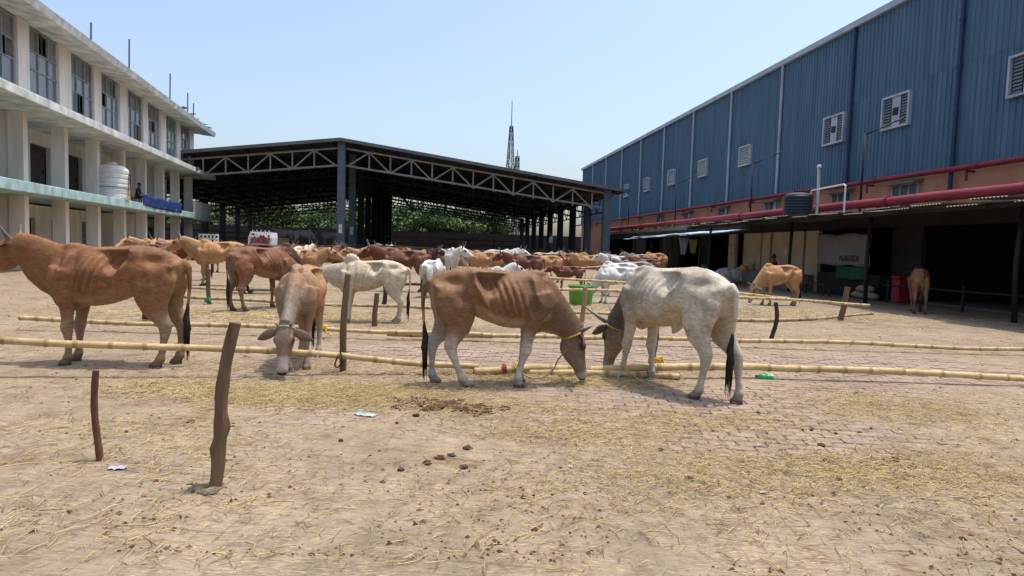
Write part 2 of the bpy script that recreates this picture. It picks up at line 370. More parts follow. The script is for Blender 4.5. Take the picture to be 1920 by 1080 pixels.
for y, z in ((-2.9, 1.75), (2.3, 1.8), (2.65, 1.78)):
    b = MB(); b.box((-.092, y, z), (.012, .21, .32)); tag(b.build('paper_notice', M_white, None), 'white paper notice stuck on the stall wall'+{-2.9: ' right of the seated person', 2.3: ', right one of a pair', 2.65: ', left one of a pair'}[y], 'notice', 'paper notices').matrix_world = Matrix.Translation(WF(16.4, 30)) @ Matrix.Rotation(RZ, 4, 'Z')
# corrugated canopy in front of the stalls
def tin(w, l, drop, name_amp=.018, n=10):
    b = MB(); m = n*4; xs = []
    for j, fy in enumerate((0, .25, .5, .75, 1.0)):
        for i in range(m+1):
            xs.append((-l*fy, w*(i/m-.5), -drop*fy-.05*math.sin(fy*3.14)+name_amp*math.cos(i/m*n*2*math.pi)))
    q = m+1; top = [(a, b_, c+.006) for a, b_, c in xs]; k = len(xs)
    fs = [(j*q+i, j*q+i+1, (j+1)*q+i+1, (j+1)*q+i) for j in range(4) for i in range(m)]
    fs2 = [(d+k, c+k, b_+k, a+k) for a, b_, c, d in fs]
    edge = [(4*q+i+1, 4*q+i, k+4*q+i, k+4*q+i+1) for i in range(m)]
    return b.add(xs+top, fs+fs2+edge)
cn = empty('tin_canopy', WF(16.3, 22), RZ, 'rusty corrugated tin canopy shading the stalls', 'canopy')
tm = [tin(1.04, 3.3+.1*k, .34).mesh('roof_sheet', M_rust, True) for k in range(3)]
y = -14.0; k = 0
while y < 9.3:
    o = imesh('roof_sheet', tm[(k*7) % 3], cn, (random.uniform(-.03, .03), y, 3.24+.014*(k % 2)+random.uniform(-.01, .01)), 0); o.rotation_euler = (random.uniform(-.012, .012), random.uniform(-.015, .02), random.uniform(-.02, .02)); y += .985; k += 1
for x in (-3.1, -1.7, -.25):
    b = MB(); b.box((x, -2.6, 3.13+.1*x), (.07, 23.8, .09)); b.build('purlin', M_dark, cn)
for i, y in enumerate((-13, -8.6, -3.3, 2.4, 8.6)):
    b = MB(); xx = -2.13 if i != 3 else -1.4
    b.tube([(xx, y, -.05), (xx+.03, y+.1, 1.5), (xx+.02, y, 2.96)], .065, 8); b.build('post', M_black, cn, True)
    b = MB(); b.box((-1.7, y, 2.99), (3.0, .06, .1), ry=-.1); b.build('rafter', M_dark, cn)
c2 = empty('tin_awning', WF(16.3, 40), RZ, 'lower pale blue tin awning at the far stalls', 'awning')
tm2 = [tin(1.06, 2.9+.15*k, .36).mesh('roof_sheet', M_newtin, True) for k in range(2)]
for k in range(12):
    o = imesh('roof_sheet', tm2[k % 2], c2, (0, -9+k, 2.86+.012*(k % 2)-.09*max(0, k-6)/6), 0); o.rotation_euler = (random.uniform(-.02, .02), random.uniform(-.03, .03), 0)
for y in (-8.5, -4.5, -1, 2.3):
    b = MB(); b.tube([(-2.3, y, -.05), (-2.25, y, 2.5)], .05, 7); b.build('post', M_black, c2, True)
b = MB(); b.box((-2.3, -3.3, 2.46), (.07, 12.0, .08)); b.build('purlin', M_dark, c2)
# banner with lettering under the canopy
bn = empty('banner', WF(15.55, 22.0, 1.2), RZ, 'dirty white cloth banner with dark lettering hung in the shade', 'banner')
M_cloth = mat('banner_cloth', (132, 130, 134), (116, 114, 118), scale=1.5, rough=.9)
b = MB(); n = 24; vs = []
for j in range(9):
    for i in range(n+1): vs.append((.03*math.sin(i*.9)+.02*math.cos(j*.8), 1.55-3.1*i/n, 1.2*j/8+.03*math.sin(i*.5)))
q = n+1; fs = [(j*q+i, j*q+i+1, (j+1)*q+i+1, (j+1)*q+i) for j in range(8) for i in range(n)]
b.add(vs, fs); o = b.build('cloth', M_cloth, bn, True); sm = o.modifiers.new('thick', 'SOLIDIFY'); sm.thickness = .004
fc = bpy.data.curves.new('lettering', 'FONT'); fc.body = 'NAVIDI'; fc.size = .34; fc.extrude = .003; fc.align_x = 'CENTER'
fo = bpy.data.objects.new('lettering', fc); col.objects.link(fo)
dg = bpy.context.evaluated_depsgraph_get(); fm = bpy.data.meshes.new_from_object(fo.evaluated_get(dg)); bpy.data.objects.remove(fo)
fm.materials.clear(); fm.materials.append(M_black); lo = bpy.data.objects.new('lettering', fm); col.objects.link(lo); lo.parent = bn
lo.matrix_local = Matrix.Translation((-.06, -.5, .16)) @ Matrix.Rotation(-math.pi/2, 4, 'Z') @ Matrix.Rotation(math.pi/2, 4, 'X')
b = MB(); b.tube([(0, 1.7, 1.25), (0, 0, 1.22), (0, -1.7, 1.25)], .012, 5); b.build('cord', M_black, bn)

# black water tank, vent pipe and white pipe frame on the stall roof
tk = empty('water_tank', WF(15.3, 24.7, 3.15), RZ, 'black ribbed plastic water tank on the canopy', 'tank')
b = MB(); pr = [(.02, 0), (.56, 0)]
for k in range(7): z = .05+k*.125; pr += [(.545, z), (.585, z+.03), (.585, z+.085), (.55, z+.11)]
pr += [(.55, .95), (.42, 1.03), (.2, 1.07), (.02, 1.08)]
b.lathe(pr, 28); shade_auto(b.build('tank_body', mat('tank_plastic', (42, 50, 58), (50, 58, 66), rough=.45), tk), 30)
b = MB(); b.lathe([(.02, 1.07), (.22, 1.07), (.22, 1.13), (.02, 1.14)], 16); b.build('lid', M_black, tk)
b = MB(); b.box((.35, 0, -.07), (1.5, 1.4, .12)); b.build('stand', M_conc, tk)
vp = empty('vent_pipe', WF(15.9, 24.3, 3.1), RZ, 'grey upright vent pipe beside the black tank', 'pipe')
b = MB(); b.tube([(0, 0, 0), (.02, 0, 1.3), (0, .02, 2.15)], .06, 10); shade_auto(b.build('pipe_run', M_pvc, vp))
b = MB(); b.lathe([(.02, 2.12), (.1, 2.14), (.1, 2.2), (.05, 2.28), (.01, 2.28)], 12); b.build('cowl', M_trim, vp)
pf = empty('pipe_frame', WF(15.6, 23.2, 3.05), RZ, 'thin white plumbing pipe bent round beside the tank', 'pipe')
b = MB(); b.tube([(0, 1.1, .95), (0, 1.1, 1.15), (0, 1.05, 1.22), (0, .1, 1.25), (0, -1.0, 1.28), (0, -1.1, 1.22), (0, -1.1, 0)], .035, 8); shade_auto(b.build('pipe_run', M_white, pf))
# street lamps standing on the stall roof
LAB = ['black lamp pole with angled arm before the rightmost window', 'black lamp pole with angled arm beside the tall downpipe', 'black lamp pole with angled arm left of the louvred windows', 'short black lamp pole near the shed eaves', 'black lamp pole at the near end of the stall roof']
for i, y in enumerate((23.1, 31.9, 42.6, 53.5, 15.5)):
    lp = empty('lamp_pole', WF(17.0, y, 3.3), RZ, LAB[i], 'lamp', 'lamp poles on the stall roof')
    b = MB(); b.tube([(0, 0, 0), (0, 0, 3.2)], [.05, .035], 8); b.build('pole', M_black, lp, True)
    b = MB(); b.tube([(0, 0, 3.15), (.55, -.1, 3.42), (1.15, -.2, 3.72)], .028, 7); b.build('arm', M_black, lp, True)
    b = MB(); b.box((1.28, -.22, 3.77), (.36, .14, .07), ry=-.35, bev=.02); b.build('lamp_head', M_black, lp)
# weeds on the flat roof
def leaf_cluster(n, rad, size, seed, squash=.7):
    r = np.random.default_rng(seed); b = MB()
    for _ in range(n):
        d = r.normal(size=3); d /= np.linalg.norm(d); p = d*rad*(r.random()**.4); p[2] = abs(p[2])*squash
        a = r.normal(size=3); a /= np.linalg.norm(a); c = np.cross(a, d); c /= max(np.linalg.norm(c), 1e-3); s = size*(.6+.8*r.random())
        k = .75+.5*r.random(); b.add([p-a*s, p+c*s*.45, p+a*s, p-c*s*.45], [(0, 1, 2), (0, 2, 3)], (k, k, k*.9))
    return b
M_weed = mat('weed_leaf', (104, 132, 52), (138, 156, 70), scale=2, rough=.6, attr='tint')
for i, (x, y, rr) in enumerate(((16.9, 30.6, .40), (16.9, 33.0, .45), (16.9, 35.2, .55), (17.0, 37.7, .4), (16.9, 39.3, .3), (16.9, 43, .55), (16.8, 45.5, .35), (16.9, 51, .4))):
    w = empty('weed_bush', WF(x, y, 3.3), 0, ['first', 'second', 'third', 'fourth', 'fifth', 'sixth', 'seventh', 'eighth'][i]+' weed clump from the right on the stall roof', 'plant', 'weeds on the stall roof')
    leaf_cluster(260, rr, .09, 50+i).build('foliage', M_weed, w)
    b = MB()
    for k in range(4): b.tube([(0, 0, 0), (.1*math.cos(k*1.6), .1*math.sin(k*1.6), rr*.6)], .008, 4)
    b.build('stem', M_bark, w)

# ---------------- open market shed
PL = 1.1
pl = MB(); pl.box((-2, 30, PL/2-.1), (62, 60, PL+.2), bev=.03); o = pl.build('shed_platform', mat('platform_concrete', (128, 112, 94), (108, 94, 78), scale=.5, rough=.95, bump=.2), None); o.location = WF(-7.4, 47.6); o.rotation_euler = (0, 0, RZ); tag(o, 'raised dusty concrete platform under the shed', kind='structure')
sh = empty('market_shed', WF(-7.4, 49.3), RZ, 'huge open steel market shed with shallow gable roof on trusses', 'shed')
SL = .132; ZR = 9.5; XL, XRr = -22.7, 22.7
zr = lambda x: ZR-SL*abs(x)
b = MB()
for sgn in (-1, 1):
    xs = np.linspace(0, sgn*22.7, 60)
    for i in range(59):
        x0, x1 = xs[i], xs[i+1]; z0, z1 = zr(x0), zr(x1); b.poly([(x0, -.7, z0), (x1, -.7, z1), (x1, -.7, z1-.05), (x0, -.7, z0-.05)], (0, 52, 0))
b.build('roof', M_roof, sh)
b = MB()
for sgn in (-1, 1): b.poly([(0, -.74, ZR+.03), (sgn*22.7, -.74, zr(22.7)+.03), (sgn*22.7, -.74, zr(22.7)-.22), (0, -.74, ZR-.22)], (0, .03, 0))
b.build('verge_trim', mat('verge_grey', (104, 104, 106), (88, 88, 90), scale=1, rough=.7), sh)
UN = 3.25
def truss_nodes(sgn):
    """bottom and top nodes of one slope"""
    bot = [sgn*(.45+UN*i) for i in range(7)]; top = [sgn*(.45+UN*(i+.5)) for i in range(7)]
    return bot, top
TD, BD = .62, 1.95
def bar(b, p, q, w=.09):
    b.tube([p, q], w/2*1.2, 4)
for t in range(9):
    y = t*6.3; first = t < 2
    tr = MB()
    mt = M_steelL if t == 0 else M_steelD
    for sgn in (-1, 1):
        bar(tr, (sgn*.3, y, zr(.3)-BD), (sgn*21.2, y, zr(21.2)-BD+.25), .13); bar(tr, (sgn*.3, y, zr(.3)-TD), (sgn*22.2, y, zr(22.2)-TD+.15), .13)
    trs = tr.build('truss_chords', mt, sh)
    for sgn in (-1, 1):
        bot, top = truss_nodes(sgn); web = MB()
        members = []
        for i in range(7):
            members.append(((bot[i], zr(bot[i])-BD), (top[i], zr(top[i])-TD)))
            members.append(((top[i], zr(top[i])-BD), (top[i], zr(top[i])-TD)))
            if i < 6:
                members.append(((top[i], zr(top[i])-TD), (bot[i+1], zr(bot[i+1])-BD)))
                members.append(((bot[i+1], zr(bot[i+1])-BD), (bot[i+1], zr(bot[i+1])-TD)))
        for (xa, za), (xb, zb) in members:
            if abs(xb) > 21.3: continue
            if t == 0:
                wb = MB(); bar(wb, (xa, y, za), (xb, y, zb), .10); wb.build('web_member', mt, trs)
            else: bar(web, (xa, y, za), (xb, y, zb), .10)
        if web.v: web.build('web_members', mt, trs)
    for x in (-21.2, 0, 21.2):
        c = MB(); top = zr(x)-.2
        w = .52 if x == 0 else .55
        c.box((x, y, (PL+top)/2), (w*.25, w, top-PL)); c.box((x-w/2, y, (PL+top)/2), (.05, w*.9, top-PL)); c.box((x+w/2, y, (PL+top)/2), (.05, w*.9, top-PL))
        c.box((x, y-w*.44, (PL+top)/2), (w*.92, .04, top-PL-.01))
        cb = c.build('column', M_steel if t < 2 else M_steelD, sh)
        ft = MB(); ft.poly([(x-.5, y-.5, PL), (x+.5, y-.5, PL), (x+.5, y+.5, PL), (x-.5, y+.5, PL)], (0, 0, .12)); ft.box((x, y, PL+.25), (.8, .8, .3), bev=.06); ft.build('footing', M_conc, cb)
        if x == 0 and t < 2:
            for q in (0, 1):
                sg = MB(); sg.box((x, y-.30, PL+1.35+.36*q), (.27, .02, .33)); sg.build('notice', M_white, cb)
pm = MB(); pm.box((0, 25.2, 0), (.09, 51.4, .17)); pme = pm.mesh('purlin', M_roof)
for sgn in (-1, 1):
    for i in range(14):
        x = sgn*(.45+UN*.5*(i+.2)); 
        if abs(x) < 22.5: imesh('purlin', pme, sh, (x, 0, zr(x)-.17))
# longitudinal truss ties, hung gutters and eaves bracing
for x in (-14.3, -7.5, 7.5, 14.3, 21.2):
    b = MB()
    for t in range(8):
        y = t*6.3
        bar(b, (x, y, zr(x)-BD), (x, y+6.3, zr(x)-BD), .1)
        for q in range(2): bar(b, (x, y+3.15*q, zr(x)-BD), (x, y+3.15*(q+.5), zr(x)-TD), .07); bar(b, (x, y+3.15*(q+.5), zr(x)-TD), (x, y+3.15*(q+1), zr(x)-BD), .07)
    b.build('tie_truss', M_steelD, sh)
b = MB(); b.tube([(22.75, -.7, zr(22.7)-.05), (22.75, 51, zr(22.7)-.05)], .13, 8); b.build('gutter', M_steel, sh)
b = MB(); b.box((22.7, -.75, zr(22.7)-.1), (.35, .12, .35), ry=.4); b.build('gutter_end', mat('blue_plastic', (40, 74, 150), rough=.5), sh)
# cattle rails inside the shed
for i, (x, y) in enumerate(((-14, 4), (-9, 12), (7, 5), (12, 14))):
    o = empty('rail_fence', WF(-7.4+x, 49.3+y, PL), RZ, ['dim wooden rail fence on the shed platform, far left', 'dim rail fence deep in the shed, left of the tall column', 'dim rail fence on the platform right of the tall column', 'dim rail fence deep in the shed by the right eaves'][i], 'fence', 'rail fences in the shed')
    for z in (.6, 1.1): b = MB(); b.tube([(-4, 0, z), (0, .05, z+.03), (4, 0, z)], .04, 6); b.build('rail', M_bark, o)
    for xx in (-4, -1.3, 1.3, 4): b = MB(); b.tube([(xx, 0, 0), (xx, 0, 1.3)], .05, 6); b.build('post', M_bark, o)

# far boundary wall and trees behind the shed
bw = empty('boundary_wall', WF(-6, 108), RZ, 'long dark boundary wall beyond the shed', 'wall')
for k in range(24):
    b = MB(); b.box((-66+k*6, 0, 2.0), (5.8, .2, 4.0)); b.build('wall_panel', M_dark, bw)
    b = MB(); b.box((-69+k*6, 0, 2.05), (.22, .34, 4.1)); b.build('pier', M_dark, bw)
def tree(i, x, y, h, cr, label, seed):
    r = np.random.default_rng(seed); t = empty('tree', (x, y, 0), 0, label, 'tree', 'trees beyond the boundary wall')
    b = MB(); b.tube([(0, 0, -.2), (.1, 0, h*.3), (0, .2, h*.6), (.2, .1, h*.85)], [.28, .2, .13, .04], 8)
    for k in range(6):
        a = k*1.1; z = h*(.3+.08*k); b.tube([(0, 0, z), (cr*.45*math.cos(a), cr*.45*math.sin(a), z+h*.14), (cr*.8*math.cos(a), cr*.8*math.sin(a), z+h*.2)], [.1, .06, .02], 5)
    b.build('trunk', M_bark, t, True)
    lb = MB(); blobs = [(r.normal(0, cr*.45), r.normal(0, cr*.4), h*(.25+.68*r.random())) for _ in range(19)]
    for bx, by, bz in blobs:
        br = cr*(.26+.25*r.random()); k0 = .7+.6*r.random()
        for _ in range(230):
            d = r.normal(size=3); d /= np.linalg.norm(d); p = np.array((bx, by, bz))+d*br*(r.random()**.5)*np.array((1.1, 1.1, .75))
            a = r.normal(size=3); a /= np.linalg.norm(a); c = np.cross(a, d); c /= max(np.linalg.norm(c), 1e-3); s = .27*(.6+.8*r.random()); k = k0*(.8+.4*r.random())
            lb.add([p-a*s, p+c*s*.5, p+a*s, p-c*s*.5], [(0, 1, 2), (0, 2, 3)], (k, k, k*.85))
    lb.build('crown', mat('tree_leaf', (62, 84, 42), (86, 106, 54), scale=.5, rough=.6, attr='tint') if i % 2 else mat('tree_leaf_dark', (48, 70, 38), (70, 92, 48), scale=.5, rough=.6, attr='tint'), t)
TL = ['bushy tree far left behind the white building', 'low green tree left of the shed interior', 'pale green tree seen under the left half of the shed', 'broad tree behind the decorated truck', 'small tree left of the tall shed column', 'tall tree directly behind the row of ridge columns', 'tall tree just right of the ridge columns', 'lower tree right of centre under the shed roof', 'dark leafy tree under the middle of the right roof slope', 'small round tree toward the right end of the tree line', 'rightmost tree next to the patch of open sky', 'leftmost bushy tree beyond the wall', 'second tree from the left beyond the wall', 'tree filling the gap left of the dim cattle', 'dark tree between the truck and the tall column', 'pale tree behind the tall column', 'dark tree right of the last ridge column', 'wide tree below the middle of the roof slope']
tx = [(-62, 106, 9, 4.5), (-55, 112, 8.6, 4.6), (-49, 116, 9.4, 5), (-41.5, 117, 9.6, 5), (-36, 114, 8.6, 4.2), (-30.5, 118, 10.5, 4.6), (-24, 116, 10.8, 4.6), (-17.5, 118, 9.4, 4.4), (-12.5, 120, 10.0, 4.6), (-7.5, 118, 9.2, 4.1), (-2.6, 119, 9.4, 3.8), (-69, 100, 8, 4.5), (-58.5, 118, 9, 4.6), (-45.5, 122, 10, 4.8), (-38.5, 123, 9.4, 4.8), (-33, 124, 10.5, 4.6), (-21, 124, 10.6, 4.6), (-14.8, 125, 10, 4.6)]
for i, (x, y, h, cr) in enumerate(tx): tree(i, x, y, h*.92, cr, TL[i], 300+i)
# lattice masts
def mast(x, y, h, wb, wt, label, spike):
    o = empty('lattice_mast', (x, y, 0), .4, label, 'mast', 'telecom masts'); leg = [(-1, -1), (1, -1), (1, 1), (-1, 1)]
    n = 16; wz = lambda f: (wb+(wt-wb)*f)/2
    for a, c in leg: b = MB(); b.tube([(a*wz(0), c*wz(0), 0), (a*wz(1), c*wz(1), h)], .10, 5); b.build('leg', M_steelD, o)
    b = MB()
    for k in range(n):
        f0, f1 = k/n, (k+1)/n
        for i in range(4):
            p, q = leg[i], leg[(i+1) % 4]
            b.tube([(p[0]*wz(f0), p[1]*wz(f0), h*f0), (q[0]*wz(f1), q[1]*wz(f1), h*f1)], .05, 4); b.tube([(q[0]*wz(f0), q[1]*wz(f0), h*f0), (p[0]*wz(f1), p[1]*wz(f1), h*f1)], .05, 4)
            b.tube([(p[0]*wz(f1), p[1]*wz(f1), h*f1), (q[0]*wz(f1), q[1]*wz(f1), h*f1)], .05, 4)
    b.build('lattice', M_steel, o)
    b = MB(); b.tube([(0, 0, h), (0, 0, h+spike)], [.12, .08], 6); b.build('antenna', M_steel, o)
    for k in range(5):
        b = MB(); a = k*1.26; b.box((.7*math.cos(a), .7*math.sin(a), h*(.62+.05*k)), (.25, .3, 1.4), rz=a); b.build('panel_antenna', M_trim, o)
mast(-1.3, 150, 31, 3.2, .6, 'tall thin telecom mast rising behind the shed', 6)
mast(.35, 151, 24, 1.5, .7, 'short lattice mast right beside the tall mast', 1.6)

# ------------------------------------------------------------------ white office building on the left
M_bw = mat('white_plaster', (208, 200, 190), (234, 228, 220), scale=1.1, rough=.9, bump=.25, c3=(188, 176, 164), stretch=(1.6, 1.6, .3))
M_fas = mat('stained_fascia', (166, 170, 164), (222, 224, 218), scale=1.5, rough=.9, c3=(196, 206, 200), stretch=(1, 1.1, .7), bump=.3, detail=9)
M_aqua = mat('aqua_fascia', (140, 162, 160), (180, 208, 206), scale=1.6, rough=.9, c3=(198, 208, 204), stretch=(1, 1.1, .7), bump=.3, detail=9)
M_mull = mat('window_steel', (150, 152, 152), (128, 130, 132), scale=4, rough=.6)
M_door = mat('brown_door', (74, 62, 54), (58, 50, 46), scale=3, rough=.7)
RB = math.atan(.242); WBX, WBY = -25.5, 48.9
CB, SB = math.cos(RB), math.sin(RB)
def BF(x, y, z=0.0): return (WBX+x*CB-y*SB, WBY+x*SB+y*CB, z)
wb = empty('office_building', (WBX, WBY, 0), RB, 'weathered white three storey office building with balconies', 'building')
NB = 13; BL = 3.5; LEN = NB*BL; yc = -LEN/2
def slab(name, z0, z1, x1, ye, m):
    b = MB(); b.box(((x1-9)/2, (-LEN+ye)/2, (z0+z1)/2), (x1+9, LEN+ye, z1-z0), bev=.02); return b.build(name, m, wb)
slab('balcony_slab', 3.02, 3.42, 1.05, 1.25, M_aqua)
slab('upper_slab', 6.34, 6.66, 1.35, 1.6, M_fas)
# roof: sloping soffit with stained fascia
b = MB(); b.poly([(-9, -LEN, 9.95), (0, -LEN, 9.95), (1.35, -LEN, 9.80), (1.42, -LEN, 10.12), (.3, -LEN, 10.4), (-9, -LEN, 10.4)], (0, LEN+1.3, 0)); b.build('roof', M_fas, wb)
for k in range(NB+1):
    y = -k*BL
    for z0, z1, m in ((-.1, 3.02, M_bw), (3.42, 6.34, M_bw)):
        b = MB(); b.box((-.28, y-.18, (z0+z1)/2), (.56, .34, z1-z0), bev=.012); b.build('column', m, wb)
    w = .85 if k % 2 else 1.15
    b = MB(); b.box((-.16, y-.2, 8.30), (.34, w, 3.28)); b.build('pier', M_bw, wb)
pn = MB(); pn.box((0, 0, 0), (.012, .66, .74)); pnm = pn.mesh('pane', M_glass)
for k in range(NB):
    y = -k*BL-BL/2-.2
    b = MB(); b.box((-.18, y, 6.96), (.3, BL-.6, .62)); b.build('wall_panel', M_bw, wb)
    W_, z0, z1 = 2.45, 7.26, 9.90
    fr = MB()
    for i in range(4): fr.box((-.12, y-W_/2+i*W_/3, (z0+z1)/2), (.08, .07, z1-z0))
    for z in (z0+.04, z0+.98, z0+1.72, z1-.04): fr.box((-.122, y, z), (.07, W_+.1, .06))
    win = fr.build('window', M_mull, wb)
    for i in range(3):
        for j, (za, zb) in enumerate(((z0+.07, z0+.95), (z0+1.01, z0+1.69), (z0+1.75, z1-.07))):
            p = imesh('pane', pnm, win, (-.135, y-W_/2+(i+.5)*W_/3, (za+zb)/2), 0); p.scale = (1, 1.13, (zb-za)/.74)
            if (k*5+i*3+j) % 7 == 0: p.rotation_euler = (0, 0, .35)
    # first and ground floor inner walls with doors
    for zf, xw in ((3.42, -1.9), (0, -2.6)):
        for dy, ww in ((-1.35, .8), (1.35, .8)):
            b = MB(); b.box((xw, y+dy, zf+1.46), (.2, ww, 2.9)); b.build('wall_panel', M_bw, wb)
        b = MB(); b.box((xw, y, zf+2.6), (.196, 1.9, .64)); b.build('wall_panel', M_bw, wb)
        if (k+int(zf)) % 3:
            d = MB(); d.box((xw-.05, y, zf+1.14), (.06, 1.3, 2.24)); dd = d.build('door', M_door, wb)
            h = MB(); h.box((xw+.0, y+.45, zf+1.05), (.05, .05, .2)); h.build('handle', M_black, dd)
        else:
            fr = MB()
            for i in range(4): fr.box((xw, y-.9+i*.6, zf+1.3), (.08, .06, 1.9))
            for z in (.38, 1.3, 2.2): fr.box((xw, y, zf+z), (.076, 1.84, .06))
            win2 = fr.build('window', M_mull, wb)
            for i in range(3): p = imesh('pane', pnm, win2, (xw-.01, y-.6+i*.6, zf+1.3)); p.scale = (1, .84, 2.4)
    # cross walls behind the columns
    if k % 4 == 2:
        for zf, d in ((3.42, 1.5), (0, 2.2)): b = MB(); b.box((-.6-d/2+.04, y-BL/2+.02, zf+1.46), (d, .16, 2.9)); b.build('wall_panel', M_bw, wb)
b = MB(); b.box((-5.3, .05, 5.0), (6.4, .25, 9.9)); b.build('end_wall', M_bw, wb)
b = MB(); b.box((-8.9, yc, 5), (.2, LEN, 9.9)); b.build('rear_wall', M_bw, wb)
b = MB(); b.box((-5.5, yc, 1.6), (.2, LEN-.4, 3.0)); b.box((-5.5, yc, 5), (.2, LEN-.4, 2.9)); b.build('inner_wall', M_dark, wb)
b = MB(); b.box((1.0, -1.3, 3.62), (.10, 4.9, 1.35)); b.build('parapet_panel', mat('parapet_concrete', (190, 182, 168), (172, 164, 152), scale=1.2, rough=.95), wb)
b = MB(); b.box((.2, 1.16, 3.6), (1.55, .09, 1.4)); b.build('parapet_panel', MATS['parapet_concrete'], wb)
for y, h in ((-6.5, 2.3), (-2.2, 2.0), (-.6, 1.6), (-14, 2.2), (-19, 1.4)):
    b = MB(); b.tube([(.2, y, 10.35), (.23, y, 10.4+h)], .045, 6); b.build('roof_rod', M_steel, wb)
for y in (-7.0, -5.2, -3.6, -1.6, -.4):
    b = MB(); b.box((.9, y, 10.30), (1.1, .5, .05), rz=.5*y, ry=.12); b.build('roof_board', M_dark if int(y*10) % 2 else M_steel, wb)
for y in (-4.3, -1.5): b = MB(); b.box((1.36, y, 6.62), (.2, .7, .16)); b.build('wall_lamp', M_steel, wb)

# things on the first floor balcony
M_tankw = mat('white_tank_plastic', (222, 222, 218), (206, 206, 202), scale=2, rough=.5)
t = empty('white_tank', BF(.35, -17.0, 3.42), RB, 'big white ribbed plastic tank roped on the balcony', 'tank')
b = MB(); pr = [(.02, 0), (.75, 0)]
for k in range(6): z = .04+k*.26; pr += [(.74, z), (.77, z+.04), (.77, z+.19), (.74, z+.23)]
pr += [(.72, 1.62), (.55, 1.76), (.02, 1.84)]; b.lathe(pr, 24); shade_auto(b.build('tank_body', M_tankw, t), 30)
b = MB(); b.lathe([(.02, 1.82), (.25, 1.82), (.25, 1.92), (.02, 1.94)], 14); b.build('lid', M_tankw, t)
b = MB(); b.tube([(.8*math.cos(a), .8*math.sin(a), .62) for a in np.linspace(0, 6.28, 25)], .015, 5, cap=False); b.build('rope', M_black, t)
for s in (-.25, .25): b = MB(); b.tube([(.82, s, .05), (.82, s*.4, 1.35)], .02, 5); b.build('ladder_leg', M_black, t)
o = MB().lathe([(.02, 0), (.3, 0), (.3, .05), (.285, .3), (.3, .33), (.285, .6), (.3, .86), (.28, .9), (.02, .9)], 18).build('yellow_drum', mat('yellow_plastic', (206, 160, 50), (190, 146, 44), rough=.5)); o.location = BF(.5, -15.75, 3.43); tag(shade_auto(o, 30), 'yellow plastic drum next to the white tank', 'drum')
tp = MB(); n = 30; vs = []
for j in range(7):
    for i in range(n+1):
        f = i/n; vs.append((.46+.05*j/6+.022*math.sin(i*1.3+j*.7)+.012*math.sin(j*1.9+i*.6), -14.6+7.6*f, .66-.11*j+.02*math.sin(i*.55)-.05*f-.05*math.sin(f*3.14)))
q = n+1; tp.add(vs, [(j*q+i, j*q+i+1, (j+1)*q+i+1, (j+1)*q+i) for j in range(6) for i in range(n)])
o = tp.build('blue_tarpaulin', mat('tarp_blue', (34, 48, 92), (48, 68, 120), scale=1.6, rough=.5, c3=(96, 118, 160)), None, True); o.location = BF(.55, 0, 3.3); o.rotation_euler = (0, 0, RB); s_ = o.modifiers.new('t', 'SOLIDIFY'); s_.thickness = .02
tag(o, 'creased blue tarpaulin hung along the balcony edge', 'tarpaulin')

# decorated truck and white crate between building and shed
tr = empty('decorated_truck', (-16.9, 41.5, 0), R(6), 'parked truck with white front painted in red and green motifs', 'truck')
tr.scale = (.72, .8, .92)
M_tw = mat('truck_white', (206, 210, 214), (190, 196, 200), rough=.5); M_tr = mat('truck_red', (170, 40, 52), rough=.5); M_tg = mat('truck_teal', (40, 128, 116), rough=.5); M_ty = mat('truck_ochre', (214, 160, 96), rough=.5)
b = MB(); b.poly([(-1.05, -.9, .9), (1.05, -.9, .9), (1.05, -.8, 1.85), (.95, -.6, 2.25), (-.95, -.6, 2.25), (-1.05, -.8, 1.85)], (0, 1.7, 0)); cab = b.build('cab', M_tw, tr)
b = MB(); b.box((0, -.83, 1.62), (1.7, .04, .5), rx=-.2); b.build('windscreen', M_glass, cab)
def disc(x, z, r, m, nm='motif', y=-.945):
    b = MB(); b.tube([(x, y, z), (x, y-.025, z)], r, 18); b.build(nm, m, cab)
disc(-.25, 1.05, .42, M_tg); disc(-.25, 1.05, .26, M_tw, y=-.975); disc(-.25, 1.05, .12, M_ty, y=-1.0); disc(.2, 1.5, .5, M_tr, y=-.93); disc(.15, 1.62, .14, M_tg, y=-.96); disc(.75, 1.2, .14, M_tr); disc(.85, 1.75, .1, M_tr); disc(-.8, 1.4, .12, M_tr); disc(-.85, 1.0, .1, M_ty); disc(.65, 1.55, .08, M_black)
q_ = random.Random(3)
for k in range(26): disc(q_.uniform(-.95, .95), q_.uniform(.95, 2.1), q_.uniform(.04, .11), (M_tr, M_tg, M_ty, M_black, M_tr)[k % 5], y=-1.0-.004*k)
b = MB()
for k in range(11): b.tube([(-.9+.18*k, -.6, 2.2), (-.9+.18*k, -.6, 2.3+.12*(k % 2))], [.07, .02], 6)
b.build('roof_crest', M_tw, tr)
b = MB(); b.box((0, -1.0, .72), (2.1, .16, .22), bev=.02); b.build('bumper', M_tg, tr)
for x in (-.8, .8): b = MB(); b.tube([(x, -.93, .98), (x, -1.0, .98)], .1, 12); b.build('headlight', M_glass, tr)
b = MB(); b.box((0, 2.9, 1.45), (2.1, 3.8, .9)); b.box((0, 2.9, .85), (1.0, 5.4, .2)); b.build('cargo_bed', M_bark, tr)
for x in (-.9, .9):
    for y in (0, 3.4): b = MB(); b.tube([(x-.13, y, .45), (x+.13, y, .45)], .45, 18); b.build('wheel', M_black, tr)
cr = empty('plastic_crate', (-21.4, 43.2, .95), R(10), 'white latticed crate standing on a cart by the truck', 'crate')
b = MB()
